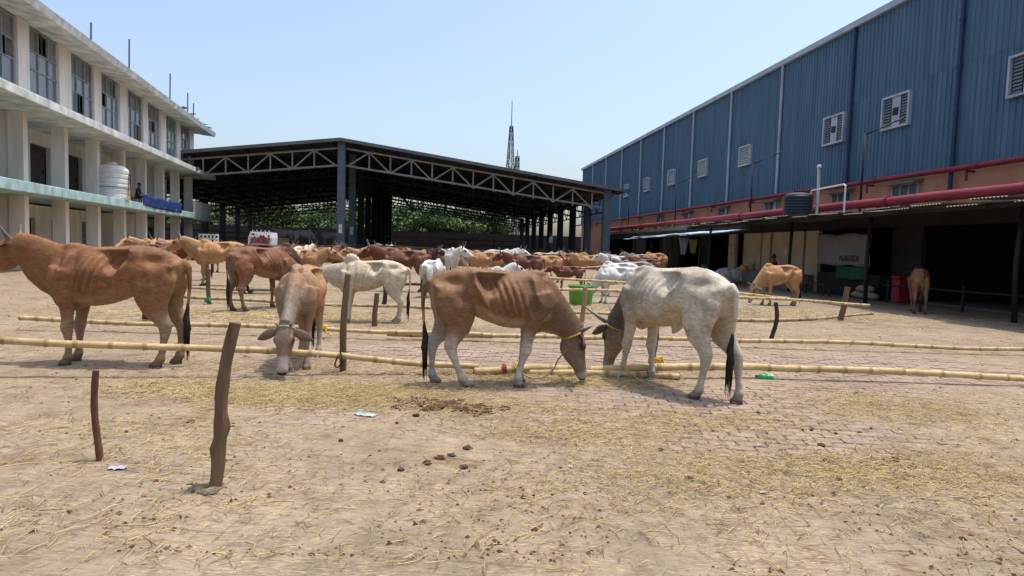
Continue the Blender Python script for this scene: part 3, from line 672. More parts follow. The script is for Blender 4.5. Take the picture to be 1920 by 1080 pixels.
for z in (0, .28, .56, .84):
    for sx in (0,): b.box((0, -.4, z+.03), (1.05, .05, .1)); b.box((0, .4, z+.03), (1.05, .05, .1)); b.box((-.53, 0, z+.03), (.05, .85, .1)); b.box((.53, 0, z+.03), (.05, .85, .1))
for i in range(5): b.box((-.5+.25*i, -.402, .45), (.10, .046, .9)); b.box((-.5+.25*i, .402, .45), (.10, .046, .9))
b.box((0, 0, .02), (1.0, .8, .04)); b.build('lattice', M_tankw, cr)
ct = empty('hand_cart', (-21.6, 43.2, 0), R(10), 'low wooden cart carrying the white crate', 'cart')
b = MB(); b.box((0, 0, .85), (2.2, 1.1, .12)); b.build('deck', M_bark, ct)
for x in (-.6, .6):
    for y in (-.6, .5): b = MB(); b.tube([(x, y, .42), (x, y+.1, .42)], .42, 16); b.build('wheel', M_black, ct)
b = MB(); b.box((0, 0, .6), (1.6, .9, .36)); b.build('chassis', M_dark, ct)

# ------------------------------------------------------------------ cattle
def coat(name, base, belly, front, leg, head=None, patch=None, pamt=.25):
    key = 'coat_'+name
    if key in MATS: return MATS[key]
    m = bpy.data.materials.new(key); m.use_nodes = True; MATS[key] = m; N = m.node_tree.nodes; L = m.node_tree.links; b = N['Principled BSDF']
    b.inputs['Roughness'].default_value = .6; b.inputs['Specular IOR Level'].default_value = .24
    za = N.new('ShaderNodeAttribute'); za.attribute_name = 'zone'; fa = N.new('ShaderNodeAttribute'); fa.attribute_name = 'fix'
    sp = N.new('ShaderNodeSeparateColor'); L.new(za.outputs['Color'], sp.inputs[0])
    tc = N.new('ShaderNodeTexCoord'); oi = N.new('ShaderNodeObjectInfo'); vm = N.new('ShaderNodeVectorMath'); vm.operation = 'MULTIPLY_ADD'
    L.new(oi.outputs['Random'], vm.inputs[0]); vm.inputs[1].default_value = (13, 29, 7); L.new(tc.outputs['Object'], vm.inputs[2])
    def nz(sc, st=(1, 1, 1), d=5):
        mp = N.new('ShaderNodeMapping'); mp.inputs['Scale'].default_value = st; L.new(vm.outputs[0], mp.inputs['Vector'])
        n = N.new('ShaderNodeTexNoise'); n.inputs['Scale'].default_value = sc; n.inputs['Detail'].default_value = d; n.inputs['Roughness'].default_value = .65; L.new(mp.outputs[0], n.inputs['Vector']); return n.outputs['Fac']
    def rgb(c):
        l = sum(c)/3; c = tuple(l+(q-l)*.84 for q in c); r = N.new('ShaderNodeRGB'); r.outputs[0].default_value = (*srgb(*c), 1); return r.outputs[0]
    def mix(f, a, c, mode='MIX'):
        x = N.new('ShaderNodeMix'); x.data_type = 'RGBA'; x.blend_type = mode
        if isinstance(f, float): x.inputs[0].default_value = f
        else: L.new(f, x.inputs[0])
        L.new(a, x.inputs[6]); L.new(c, x.inputs[7]); return x.outputs[2]
    def rng_(src, a, c, lo=0.0, hi=1.0):
        r = N.new('ShaderNodeMapRange'); r.interpolation_type = 'SMOOTHSTEP'; r.inputs[1].default_value = a; r.inputs[2].default_value = c; r.inputs[3].default_value = lo; r.inputs[4].default_value = hi; L.new(src, r.inputs[0]); return r.outputs[0]
    def jit(src, amt):
        a = N.new('ShaderNodeMath'); a.operation = 'MULTIPLY_ADD'; L.new(nz(7), a.inputs[0]); a.inputs[1].default_value = amt; 
        s = N.new('ShaderNodeMath'); s.operation = 'ADD'; s.inputs[1].default_value = -amt/2; L.new(src, s.inputs[0]); L.new(s.outputs[0], a.inputs[2]); return a.outputs[0]
    o = rgb(base)
    o = mix(rng_(nz(3.2, (1, 1, 1), 8), .40, .64, 0, pamt), o, rgb(patch or tuple(c*.72 for c in base)))
    o = mix(rng_(jit(sp.outputs[2], .25), .12, .62), o, rgb(front))
    if head: o = mix(rng_(jit(sp.outputs[2], .15), .72, .92), o, rgb(head))
    o = mix(rng_(jit(sp.outputs[1], .3), .25, .85, 0, .9), o, rgb(belly))
    o = mix(rng_(jit(sp.outputs[0], .2), .32, .62), o, rgb(leg))
    g = N.new('ShaderNodeValToRGB'); g.color_ramp.elements[0].position = .37; g.color_ramp.elements[1].position = .63; g.color_ramp.elements[0].color = (.62, .60, .58, 1); g.color_ramp.elements[1].color = (1.14, 1.13, 1.12, 1)
    L.new(nz(46, (.35, 1, 1), 4), g.inputs[0]); o = mix(.6, o, g.outputs[0], 'MULTIPLY')
    g2 = N.new('ShaderNodeValToRGB'); g2.color_ramp.elements[0].position = .38; g2.color_ramp.elements[1].position = .62; g2.color_ramp.elements[0].color = (.72, .70, .68, 1); g2.color_ramp.elements[1].color = (1.10, 1.10, 1.10, 1); L.new(nz(15, (.7, 1, 1), 5), g2.inputs[0]); o = mix(.55, o, g2.outputs[0], 'MULTIPLY')
    d = N.new('ShaderNodeValToRGB'); d.color_ramp.elements[0].position = .58; d.color_ramp.elements[1].position = .74; d.color_ramp.elements[0].color = (0, 0, 0, 1); d.color_ramp.elements[1].color = (.5, .5, .5, 1)
    L.new(nz(5.5, (1, 1, 1), 8), d.inputs[0]); o = mix(d.outputs[0], o, rgb((150, 126, 98)))
    o = mix(fa.outputs['Alpha'], o, fa.outputs['Color']); L.new(o, b.inputs['Base Color'])
    bp = N.new('ShaderNodeBump'); bp.inputs['Strength'].default_value = .28; bp.inputs['Distance'].default_value = .006
    L.new(nz(110, (.3, 1, .6), 3), bp.inputs['Height'])
    b2 = N.new('ShaderNodeBump'); b2.inputs['Strength'].default_value = .38; b2.inputs['Distance'].default_value = .03; L.new(nz(9, (1, 1, .7), 6), b2.inputs['Height']); L.new(b2.outputs[0], bp.inputs['Normal']); L.new(bp.outputs[0], b.inputs['Normal'])
    return m
COATS = {
 'fawn': coat('fawn', (142, 100, 60), (168, 140, 110), (116, 86, 60), (190, 176, 162), (132, 108, 88), (112, 76, 48), .7),
 'chestnut': coat('chestnut', (150, 98, 56), (160, 122, 84), (140, 90, 52), (156, 126, 94), None, (116, 72, 42), .7),
 'greyfawn': coat('greyfawn', (164, 112, 68), (166, 134, 106), (146, 130, 114), (164, 144, 124), (150, 112, 82), (186, 146, 106), .6),
 'cream': coat('cream', (206, 188, 156), (196, 176, 146), (196, 182, 156), (198, 182, 156), None, (186, 164, 130), .5),
 'bull': coat('bull', (210, 198, 174), (192, 172, 138), (92, 80, 70), (188, 176, 154), (152, 126, 98), (164, 150, 126), .8),
 'white': coat('white', (216, 214, 208), (204, 198, 188), (214, 210, 202), (204, 198, 190), None, (186, 182, 176), .5),
 'tan': coat('tan', (190, 136, 84), (190, 156, 118), (186, 138, 92), (166, 128, 94), (184, 136, 92), (168, 114, 68), .5),
 'dark': coat('dark', (92, 54, 38), (86, 54, 40), (82, 48, 36), (78, 50, 38), None, (70, 42, 32), .5),
 'red': coat('red', (116, 72, 50), (132, 78, 52), (120, 60, 38), (134, 84, 58), None, (104, 52, 34), .5),
 'brown': coat('brown', (142, 90, 56), (154, 116, 86), (128, 80, 50), (138, 104, 78), None, (104, 62, 42), .7),
 'grey': coat('grey', (150, 146, 138), (140, 134, 124), (128, 122, 114), (140, 134, 126), None, (122, 118, 112), .5),
}
M_horn = mat('horn', (92, 84, 78), (128, 116, 104), scale=9, rough=.5, c3=(60, 54, 50)); M_eye = mat('eye', (18, 12, 10), rough=.08, spec=.7)
M_tuft = mat('tail_hair', (30, 24, 22), (44, 34, 30), scale=20, rough=.7, stretch=(4, 4, .5)); M_rope = mat('rope_yellow', (176, 150, 62), (150, 126, 56), scale=40, rough=.9); M_ropep = mat('rope_pale', (176, 160, 132), (150, 134, 108), scale=40, rough=.9)
M_hoof = None

def sstep(a, b, x): t = np.clip((x-a)/(b-a), 0, 1); return t*t*(3-2*t)
def remesh(mb, voxel, iters, keep=None):
    o = bpy.data.objects.new('tmp', mb.mesh('tmp', [])); col.objects.link(o)
    md = o.modifiers.new('r', 'REMESH'); md.mode = 'VOXEL'; md.voxel_size = voxel
    dg = bpy.context.evaluated_depsgraph_get(); ev = o.evaluated_get(dg); m = ev.to_mesh()
    V = np.empty(len(m.vertices)*3); m.vertices.foreach_get('co', V); V = V.reshape(-1, 3)
    E = np.empty(len(m.edges)*2, int); m.edges.foreach_get('vertices', E); E = E.reshape(-1, 2)
    F = [tuple(p.vertices) for p in m.polygons]
    ev.to_mesh_clear(); me_ = o.data; bpy.data.objects.remove(o); bpy.data.meshes.remove(me_)
    a, b = np.r_[E[:, 0], E[:, 1]], np.r_[E[:, 1], E[:, 0]]; cnt = np.maximum(np.bincount(a, minlength=len(V)), 1)[:, None]
    k = np.ones((len(V), 1)) if keep is None else keep(V)[:, None]
    for _ in range(iters):
        av = np.stack([np.bincount(a, V[b, c], minlength=len(V)) for c in range(3)], 1)/cnt; V = V+.55*k*(av-V)
    return V, E, F
def vnormals(V, F):
    q = np.array([f if len(f) == 4 else (*f, f[-1]) for f in F]); n = np.cross(V[q[:, 2]]-V[q[:, 0]], V[q[:, 3]]-V[q[:, 1]]); N = np.zeros_like(V)
    for c in range(4): np.add.at(N, q[:, c], n)
    return N/np.maximum(np.linalg.norm(N, axis=1, keepdims=True), 1e-9)

def make_cow(poll=(.86, 0, .56), hdir=(.25, 0, -.97), dx=(0, 0, 0, 0), hump=.5, horn=.16, horn_up=.5, voxel=.0125, bone=1.0, tail='hang', lie=False, ear_droop=.35, halter=None, stripe=0, pale=.35, sheath=False, udder=False, thick=1.0, dewlap=1.0):
    mb = MB(); smp = []   # samples: (pos, radius, label, t)
    dz = -.56 if lie else 0.0; v3 = lambda *a: np.array(a, float)
    # trunk
    stn = [(-.69, 1.09, 1.0, .035), (-.65, 1.125, .90, .075), (-.59, 1.165, .80, .125), (-.50, 1.205, .76, .165), (-.38, 1.24, .76, .195), (-.24, 1.255, .755, .21), (-.08, 1.238, .685, .222), (.08, 1.226, .63, .250), (.22, 1.222, .61, .248), (.34, 1.228, .625, .222), (.44, 1.225, .655, .195), (.53, 1.185, .68, .18), (.61, 1.10, .715, .15), (.67, 1.02, .77, .10)]
    rs = []
    for x, zt, zb, w in stn:
        ring = []; zc = (zt+zb)/2; hz = (zt-zb)/2; w *= thick
        for i in range(28):
            a = 2*math.pi*i/28; c, s = math.cos(a), math.sin(a)
            sh_ = (1-.38*max(c, 0)**1.5)*(1-.08*max(-c, 0)**2)
            ring.append((x, w*sh_*math.copysign(abs(s)**.85, s), zc+hz*math.copysign(abs(c)**.92, c)+dz))
        rs.append(ring); smp.append((v3(x, 0, zc+dz), max(w, hz)*.8, 0, (x+.7)/1.37))
    mb.rings(rs)
    if hump > 0:
        prof = [(-.17, .01), (-.12, .055), (-.05, .095), (.02, .11), (.08, .09), (.13, .04), (.15, .01)]
        mb.tube([(.42+p, 0, 1.19+dz+.5*hump*r) for p, r in prof], [(r*hump*1.3+.01, r*.62+.008) for p, r in prof], 14, side=(0, 0, 1))
    if sheath: mb.tube([(-.06, 0, .68+dz), (-.03, 0, .63+dz), (.0, 0, .585+dz), (.02, 0, .565+dz)], [.07, .05, .026, .010], 10)
    if udder: mb.tube([(-.33, 0, .74+dz), (-.31, 0, .66+dz), (-.30, 0, .63+dz)], [.10, .08, .03], 12)
    # neck
    A = v3(.44, 0, .95+dz); P = v3(*poll); h = v3(*hdir); h /= np.linalg.norm(h)
    B = A+v3(.24, .25*P[1], .06 if P[2] > 1 else -.02); C = P-h*.02+v3(-.14, 0, .06 if P[2] < 1 else .0)
    if P[2] < .8+dz: B = A+.30*(P-A)+v3(0, 0, .05); C = A+.68*(P-A)+v3(.0, 0, .03)
    bez = lambda t: (1-t)**3*A+3*t*(1-t)**2*B+3*t*t*(1-t)*C+t**3*P
    ts = np.linspace(0, 1, 9); npts = [bez(t) for t in ts]
    vr = np.interp(ts, [0, .25, .5, .75, 1], [.28, .235, .185, .15, .125]); lr = np.interp(ts, [0, .25, .5, .75, 1], [.155, .115, .09, .078, .082])*thick
    upv = v3(0, 0, 1) if abs(h[2]) < .85 else v3(.8, 0, .6)
    mb.tube(npts, [(a, c) for a, c in zip(vr, lr)], 18, side=tuple(v3(-.35, 0, 1)) if P[2] > .8+dz else (.75, 0, .66))
    for t, p, r in zip(ts, npts, vr): smp.append((p, r, 1, t))
    # dewlap: thin fold from the throat to the brisket
    if dewlap:
        dl = []; rd = []
        for t in np.linspace(0, .95, 8):
            p = bez(t); tg = bez(min(t+.03, 1))-bez(max(t-.03, 0)); tg /= np.linalg.norm(tg); dn = np.cross(tg, v3(0, 1, 0)); dn = dn if dn[2] < 0 else -dn
            r = np.interp(t, ts, vr); dl.append(p+dn*r*.92); rd.append(((.085*math.sin(math.pi*min(1, (t+.12)/1.05))+.015)*dewlap, .022))
        mb.tube(dl, rd, 10, side=(.3, 0, -1))
        mb.tube([(.30, 0, .655+dz), (.45, 0, .63+dz), (.58, 0, .66+dz), (.66, 0, .75+dz)], [(.05, .05), (.085, .06), (.08, .045), (.05, .03)], 10, side=(0, 0, 1))
    # head
    w_ = v3(0, 0, 1); s = np.cross(w_, h)
    yaw = np.cross(v3(0, 0, 1), P-A); s = s if np.linalg.norm(s) > .25 else yaw; s /= np.linalg.norm(s)
    if s[1] < 0 and abs(h[1]) < .8 and h[0] > 0: s = -s
    u = np.cross(h, s); 
    if u @ (w_ if abs(h[2]) < .7 else v3(1, 0, .3)) < 0: u = -u
    hd = [(-.04, .05, .06, .05), (0, .078, .10, .078), (.06, .085, .150, .088), (.13, .082, .175, .094), (.20, .068, .160, .077), (.28, .056, .118, .062), (.35, .050, .078, .055), (.405, .048, .066, .059), (.44, .042, .056, .062), (.468, .026, .036, .048), (.478, .01, .014, .022)]
    HS = 1.13; rs = []
    for d, up_, dn_, w in [tuple(q*HS for q in row) for row in hd]:
        ring = []
        for i in range(18):
            a = 2*math.pi*i/18; c, s_ = math.cos(a), math.sin(a); ring.append(P+h*d+u*(up_ if c > 0 else dn_)*math.copysign(abs(c)**.85, c)+s*w*math.copysign(abs(s_)**.85, s_)*(1-.25*max(-c, 0)))
        rs.append(ring); smp.append((P+h*d-u*.03, (up_+dn_)*.55, 2, d/.478/HS))
    mb.rings(rs)
    for sg in (-1, 1): mb.tube([P+(h*.10+s*sg*.078+u*.045)*HS, P+(h*.17+s*sg*.070+u*.05)*HS], [.03, .026], 8)   # brow
    # legs
    feet = []
    def leg(front, sg, d, tt):
        if lie:
            if front: path = [(.46, .15, .36), (.40, .21, .17), (.62, .22, .06), (.74, .18, .05), (.56, .13, .045), (.42, .12, .04)]; rr = [(.12, .08), (.08, .06), (.055, .05), (.045, .045), (.03, .03), (.045, .04)]
            else: path = [(-.42, .16, .38), (-.30, .26, .22), (-.16, .30, .13), (-.40, .31, .07), (-.24, .31, .05), (-.05, .29, .045), (.03, .28, .04)]; rr = [(.2, .1), (.17, .1), (.10, .08), (.06, .05), (.04, .035), (.04, .035), (.05, .045)]
            path = [v3(a, b*sg, c) for a, b, c in path]; rr = [np.array(r) for r in rr]
        elif front:
            z = [(.46, .155, 1.0, .13, .07), (.49, .16, .86, .115, .075), (.44, .15, .72, .085, .065), (.43, .13, .60, .062, .05), (.435, .12, .48, .047, .04), (.447, .115, .385, .050, .047), (.44, .11, .33, .036, .034), (.435, .11, .24, .026, .024), (.435, .11, .14, .028, .026), (.44, .11, .10, .040, .037), (.455, .11, .06, .034, .032), (.465, .11, .045, .044, .041), (.475, .11, .0, .056, .047)]
            k = lambda zz: np.clip((.86-zz)/.86, 0, 1)**1.1
            path = [v3(x+d*k(zz), y*sg, zz) for x, y, zz, a, c in z]; rr = [np.array((a, c))*np.interp(zz, [0, .3, .6, .8], [1.22, 1.28, 1.16, 1.05]) for _x, _y, zz, a, c in z]
        else:
            z = [(-.46, .085, 1.06, .16, .065), (-.45, .11, .94, .205, .082), (-.43, .125, .82, .20, .085), (-.425, .125, .71, .165, .072), (-.455, .12, .60, .115, .056), (-.515, .12, .51, .072, .042), (-.558, .12, .435, .062, .040), (-.555, .12, .36, .043, .032), (-.54, .12, .26, .029, .025), (-.525, .12, .15, .029, .027), (-.515, .12, .105, .043, .038), (-.49, .12, .06, .036, .033), (-.475, .12, .045, .046, .042), (-.46, .12, .0, .058, .048)]
            k = lambda zz: np.clip((.95-zz)/.95, 0, 1)**1.15
            path = [v3(x+d*k(zz), y*sg, zz) for x, y, zz, a, c in z]; rr = [np.array((a, c))*np.interp(zz, [0, .3, .6, .8], [1.22, 1.28, 1.16, 1.05]) for _x, _y, zz, a, c in z]
        mb.tube(path, [(r[0], r[1]) for r in rr], 14, side=(1, 0, 0))
        if not front and not lie:  # point of the hock
            hk = path[6]; mb.tube([hk+v3(.02, 0, -.02), hk+v3(-.035, 0, .035)], [.035, .02], 8)
        if not lie:
            e = path[-1]; mb.tube([path[-4]+v3(-.03, 0, -.01), path[-4]+v3(-.045, 0, -.03)], [.018, .01], 6)
        n_ = len(path); cum = np.r_[0, np.cumsum([np.linalg.norm(path[i+1]-path[i]) for i in range(n_-1)])]
        for i in range(n_):
            smp.append((path[i], max(rr[i]), 3, cum[i]/cum[-1]))
            if i < n_-1: smp.append(((path[i]+path[i+1])/2, (max(rr[i])+max(rr[i+1]))/2, 3, (cum[i]+cum[i+1])/2/cum[-1]))
        feet.append(path[-1])
    leg(True, 1, dx[0], 0); leg(True, -1, dx[1], 0); leg(False, 1, dx[2], 0); leg(False, -1, dx[3], 0)
    # tail
    if lie: tp = [(-.68, 0, 1.08+dz), (-.74, .05, .36), (-.72, .14, .16), (-.6, .24, .05), (-.5, .32, .035), (-.38, .40, .02)]
    elif tail == 'swing': tp = [(-.66, 0, 1.10), (-.735, -.01, 1.04), (-.765, -.04, .86), (-.775, -.07, .62), (-.77, -.10, .40), (-.76, -.11, .16)]
    elif tail == 'side': tp = [(-.66, 0, 1.10), (-.73, .02, 1.04), (-.72, .08, .86), (-.70, .12, .62), (-.69, .13, .40), (-.68, .14, .14)]
    else: tp = [(-.66, 0, 1.10), (-.725, 0, 1.04), (-.735, 0, .86), (-.715, .005, .62), (-.705, .01, .40), (-.70, .01, .16)]
    tp = [v3(*p) for p in tp]; cut = 4
    mb.tube(tp[:cut], [.045, .034, .024, .019], 10)
    for i in range(cut): smp.append((tp[i], .03, 4, i/cut))
    V, E, F = remesh(mb, voxel, int(5*(.0125/voxel)**1.0)+2, keep=lambda q: np.where(q[:, 2] < .06+(0 if not lie else -1), .25, 1.0))
    # bones, ribs and hollows of a thin animal (displaced along the side)
    if True:
        x, y, z = V[:, 0], V[:, 1], V[:, 2]-dz; sg = np.sign(y); ay = np.abs(y); g = lambda cx, cz, sx, sz: np.exp(-((x-cx)/sx)**2-((z-cz)/sz)**2)
        up = sstep(.0, .07, ay); D = np.zeros(len(V))
        tri = np.exp(-((np.abs(x+.055+.04*np.clip((z-.95)/.2, 0, 1))/(.028+.125*np.clip((z-.95)/.21, 0, 1)))**3))*sstep(.93, 1.06, z)*sstep(1.215, 1.13, z); D -= .088*tri*up; D -= .025*g(-.05, 1.05, .12, .08)*up                               # hollow of the flank
        D += .072*g(-.235, 1.165, .048, .048)*up; V[:, 2] += .018*np.exp(-((x+.235)/.05)**2-((ay-.13)/.06)**2)*sstep(1.08, 1.15, z)*bone                              # hook bone
        ridge = np.exp(-((x-(-.215+.13*np.clip((1.14-z)/.35, 0, 1)))/.038)**2)*sstep(.74, .86, z)*sstep(1.17, 1.08, z); D += .044*ridge*up
        D += .018*np.exp(-((z-1.20)/.022)**2)*sstep(-.22, -.14, x)*sstep(.20, .06, x)*up   # lumbar ledge
        D -= .052*g(-.43, 1.09, .10, .06)*up; D -= .018*g(-.33, .98, .06, .10)*up; D += .036*g(-.63, 1.06, .045, .05)*up           # hollow and pin bone
        D -= .014*g(-.50, .86, .05, .12)*up
        ph = (x+.34*(z-.9))/.074*2*math.pi; rm = sstep(-.03, .07, x+.3*(z-.9))*sstep(.43, .30, x)*sstep(.68, .80, z)*sstep(1.17, 1.06, z)
        D += .0105*(np.sin(ph)-.35*np.sin(ph)**2)*rm*up*(.6+.5*np.sin(x*9+z*7)); 
        D += .030*np.exp(-((x-(.40+.16*(1.12-z)))/.03)**2)*sstep(.84, .92, z)*sstep(1.2, 1.12, z)*up; D -= .024*g(.335, 1.06, .045, .10)*up; D -= .024*g(.50, 1.06, .035, .10)*up
        D -= .020*g(-.16, .80, .07, .06)*up
        tr_ = sstep(-.72, -.66, x)*sstep(.66, .58, x)*sstep(.6, .68, z)
        V[:, 1] += sg*D*bone*tr_*sstep(.015, .06, ay)
        V[:, 2] += dz*0+bone*.010*np.exp(-(y/.03)**2)*sstep(1.12, 1.2, z)*np.sin(x/.055*6.28)*.35*tr_
    # neck skin wrinkles
    S = np.array([q[0] for q in smp]); SR = np.array([q[1] for q in smp]); SL_ = np.array([q[2] for q in smp]); ST = np.array([q[3] for q in smp])
    dd = np.linalg.norm(V[:, None, :]-S[None], axis=2)/SR[None]; k = dd.argmin(1); lab = SL_[k]; tt = ST[k]
    # smooth the labelled fields a little over the mesh
    NV = vnormals(V, F)
    legf = np.where(lab == 3, tt, 0.0); front = np.select([lab == 2, lab == 1], [.8+.2*tt, .30+.45*tt], 0.0); front = np.maximum(front, np.where((lab == 0), .55*sstep(.20, .56, V[:, 0]), 0)); front = np.maximum(front, np.where((lab == 3) & (V[:, 0] > .2) & (tt < .35), .3, 0))
    under = sstep(.15, .8, -NV[:, 2])*(lab != 2)*(lab != 4); under = np.maximum(under, np.where((lab == 3) & (np.abs(V[:, 1]) < .09) & (V[:, 2] < .9), .8, 0))
    under = np.maximum(under, .75*sstep(.45, .85, -NV[:, 0])*sstep(-.50, -.58, V[:, 0])*sstep(.3, .5, V[:, 2])*(lab != 4))
    a_, b_ = np.r_[E[:, 0], E[:, 1]], np.r_[E[:, 1], E[:, 0]]; cn_ = np.maximum(np.bincount(a_, minlength=len(V)), 1)
    fld = [legf, under, front]
    for i in range(3):
        for _ in range(int(14*.0125/voxel)+3): fld[i] = .4*fld[i]+.6*np.bincount(a_, fld[i][b_], minlength=len(V))/cn_
    wr = np.sin(tt*90)*.0022*((lab == 1) & (tt > .2)); V = V+NV*wr[:, None]
    fix = np.zeros((len(V), 4)); 
    def paint(mask, c): 
        m_ = np.clip(mask, 0, 1)[:, None]; fix[:, :3] = fix[:, :3]*(1-m_)+np.array(srgb(*c))[None]*m_; fix[:, 3:] = np.maximum(fix[:, 3:], m_)
    Q = (V-P)/HS; qh, qu, qs = Q @ h, Q @ u, Q @ s; hm = (lab == 2)
    if not lie: paint(sstep(.052, .040, V[:, 2])*(lab == 3), (58, 50, 44)); paint(sstep(.13, .05, V[:, 2])*(lab == 3)*.55, (92, 78, 66))
    paint(hm*sstep(pale, pale+.06, qh)*.75, (188, 178, 168)); paint(hm*sstep(.44, .462, qh), (48, 42, 42))
    for sg in (-1, 1):
        nd = np.sqrt((qh-.455)**2+(qs-sg*.028)**2+(qu-.015)**2); paint(hm*sstep(.02, .012, nd), (20, 16, 16))
        ed = np.sqrt(((qh-.135)/1.3)**2+(qs-sg*.088)**2+(qu-.03)**2); paint(hm*sstep(.05, .025, ed)*.8, (40, 32, 28))
        V = V+(-NV)*(.010*np.exp(-(nd/.014)**2)*hm)[:, None]
    if stripe: paint(hm*stripe*sstep(.05, .14, qh)*sstep(.42, .36, qh)*sstep(.035, .055, qu)*sstep(.06, .04, np.abs(qs)), (40, 34, 32))
    paint((lab == 4)*.55*sstep(.4, .9, tt), (70, 56, 46))
    # ears, joined to the body
    eb = MB()
    for sg in (-1, 1):
        p0 = P+(h*.035+s*sg*.07+u*.02)*HS; e = s*sg*.9-u*.05-h*.12+v3(0, 0, -1)*ear_droop; e /= np.linalg.norm(e)
        L_ = .25; prof = [(0, .022), (.15, .040), (.4, .055), (.65, .050), (.85, .032), (1, .006)]
        wd = np.cross(e, u); wd /= np.linalg.norm(wd)
        eb.tube([p0+e*L_*f+u*.02*math.sin(f*3) for f, w in prof], [(w, .009) for f, w in prof], 10, side=tuple(wd))
    eo = len(V); eV = np.array(eb.v); V = np.vstack([V, eV]); F = F+[tuple(i+eo for i in f) for f in eb.f]; ne = len(eV)
    zone = np.stack(fld+[np.ones(len(fld[0]))], 1); zone = np.vstack([zone, np.tile((0, .1, .85, 1), (ne, 1))])
    fix = np.vstack([fix, np.tile((*srgb(70, 54, 46), .6), (ne, 1))])
    me = bpy.data.meshes.new('body'); me.from_pydata(V.tolist(), [], F); me.polygons.foreach_set('use_smooth', [True]*len(F))
    for nm, arr in (('zone', zone), ('fix', fix)):
        at = me.color_attributes.new(nm, 'FLOAT_COLOR', 'POINT'); at.data.foreach_set('color', arr.astype(np.float32).ravel())
    me.materials.append(COATS['fawn']); me.update()
    root = empty('cow', (0, 0, 0)); body = bpy.data.objects.new('body', me); col.objects.link(body); body.parent = root
    for sg in (-1, 1):
        if horn > 0:
            b = MB(); p0 = P+h*.0+s*sg*.045+u*.05; d0 = s*sg*.75+u*.55-h*.25; d1 = u*horn_up+v3(0, 0, horn_up*.4)
            pts = [p0+(d0*f+d1*f*f)*horn for f in (-.15, .15, .4, .65, .85, 1.0)]
            b.tube(pts, [r*min(1, .6+horn*2.2) for r in (.030, .028, .024, .017, .010, .003)], 10); b.build('horn', M_horn, root, True)
        b = MB(); c_ = P+(h*.135+s*sg*.085+u*.034)*HS; b.rings([[c_+s*sg*.020*math.cos(q)+(h*math.cos(w)*1.2+u*math.sin(w))*.020*math.sin(q) for w in np.linspace(0, 2*math.pi, 10, endpoint=False)] for q in np.linspace(.15, 3.0, 7)]); b.build('eye', M_eye, root, True)
    # tail hair
    b = MB(); r_ = np.random.default_rng(5); end = tp[3:]
    b.tube([end[0]*1.0+(v3(0, 0, .05)), end[0], (end[0]+end[1])/2+v3(.012, 0, 0), end[1]-v3(.008, .01, 0), (end[1]+end[2])/2+v3(.01, 0, 0), end[2]], [.011, .018, .032, .033, .020, .003], 10)
    for _ in range(26):
        o_ = r_.normal(0, .011, 3)*v3(1, 1, .3); b.tube([end[0]+o_*.4, end[1]+o_*1.6, end[2]+o_*1.5+v3(0, 0, r_.uniform(-.10, .08))], [.006, .006, .0015], 4)
    b.build('tail_hair', M_tuft, root, True)
    if halter:
        b = MB(); c_ = P+h*.02-u*.02; b.tube([c_+(u*math.cos(a)*.115+s*math.sin(a)*.10)-h*.02*math.cos(a) for a in np.linspace(0, 6.283, 21)], .010, 6, cap=False); b.build('halter', halter, root, True)
    root['_feet'] = [list(map(float, f)) for f in feet]
    del root['_feet']
    return root
def place(proto, first, x, y, heading, scale, ct, label, group='cattle standing in the yard', z=None):
    o = proto if first else copy_tree(proto)
    o.location = (x, y, (z if z is not None else float(dirt_z(x, y))*.5-.004)); o.rotation_euler = (0, 0, R(heading)); o.scale = (scale,)*3
    tag(o, label, 'cow', group)
    for ch in o.children:
        if ch.name.startswith('body'): ch.material_slots[0].link = 'OBJECT'; ch.material_slots[0].material = COATS[ct]
    return o
# the near animals, each modelled in its own pose
cow = make_cow(poll=(.89, 0, .575), hdir=(.22, 0, -.975), dx=(-.14, -.20, -.12, .22), hump=.2, horn=.15, horn_up=.25, tail='hang', bone=1.35, halter=M_rope, stripe=.85)
place(cow, True, -.19, 6.42, 10, 1.0, 'fawn', 'thin fawn cow with white legs grazing in side view at centre')
cow = make_cow(poll=(.86, .02, .57), hdir=(.18, 0, -.98), dx=(.20, -.06, .06, -.24), hump=.22, horn=.20, horn_up=.9, tail='hang', bone=1.0, halter=M_rope, sheath=True, thick=1.06)
place(cow, True, 1.74, 6.52, 122, 1.06, 'bull', 'grey white bull seen from behind, grazing right of centre', 'cattle standing in the yard')
cow = make_cow(poll=(.90, -.03, .58), hdir=(.28, -.02, -.96), dx=(-.06, .06, .05, -.05), hump=.42, horn=.07, horn_up=.4, ear_droop=.55, bone=1.3, pale=.25, halter=M_ropep)
place(cow, True, -2.50, 7.34, -81, .95, 'greyfawn', 'brown cow with grey neck facing the camera, muzzle on the ground')
cow = make_cow(poll=(1.02, 0, 1.22), hdir=(.85, 0, -.5), dx=(0, .05, .02, -.06), hump=.3, horn=.14, bone=1.4, udder=True, dewlap=1.2)
place(cow, True, -4.42, 6.86, 181, 1.09, 'chestnut', 'large chestnut cow cut off at the left edge of the view', 'cattle standing in the yard')
cow = make_cow(poll=(.98, 0, .95), hdir=(.6, 0, -.8), dx=(.0, .06, -.04, .05), hump=.85, horn=.14, bone=1.2, udder=True)
place(cow, True, -2.58, 11.35, 180, .94, 'cream', 'cream humped cow facing left behind the wooden post')
cow = make_cow(poll=(.88, -.15, .72), hdir=(.45, -.25, -.85), dx=(-.06, .04, -.04, .06), hump=.3, horn=.12, voxel=.016, bone=.9)
place(cow, True, -5.36, 13.0, 62, 1.08, 'brown', 'small reddish brown cow seen from behind, left of centre')
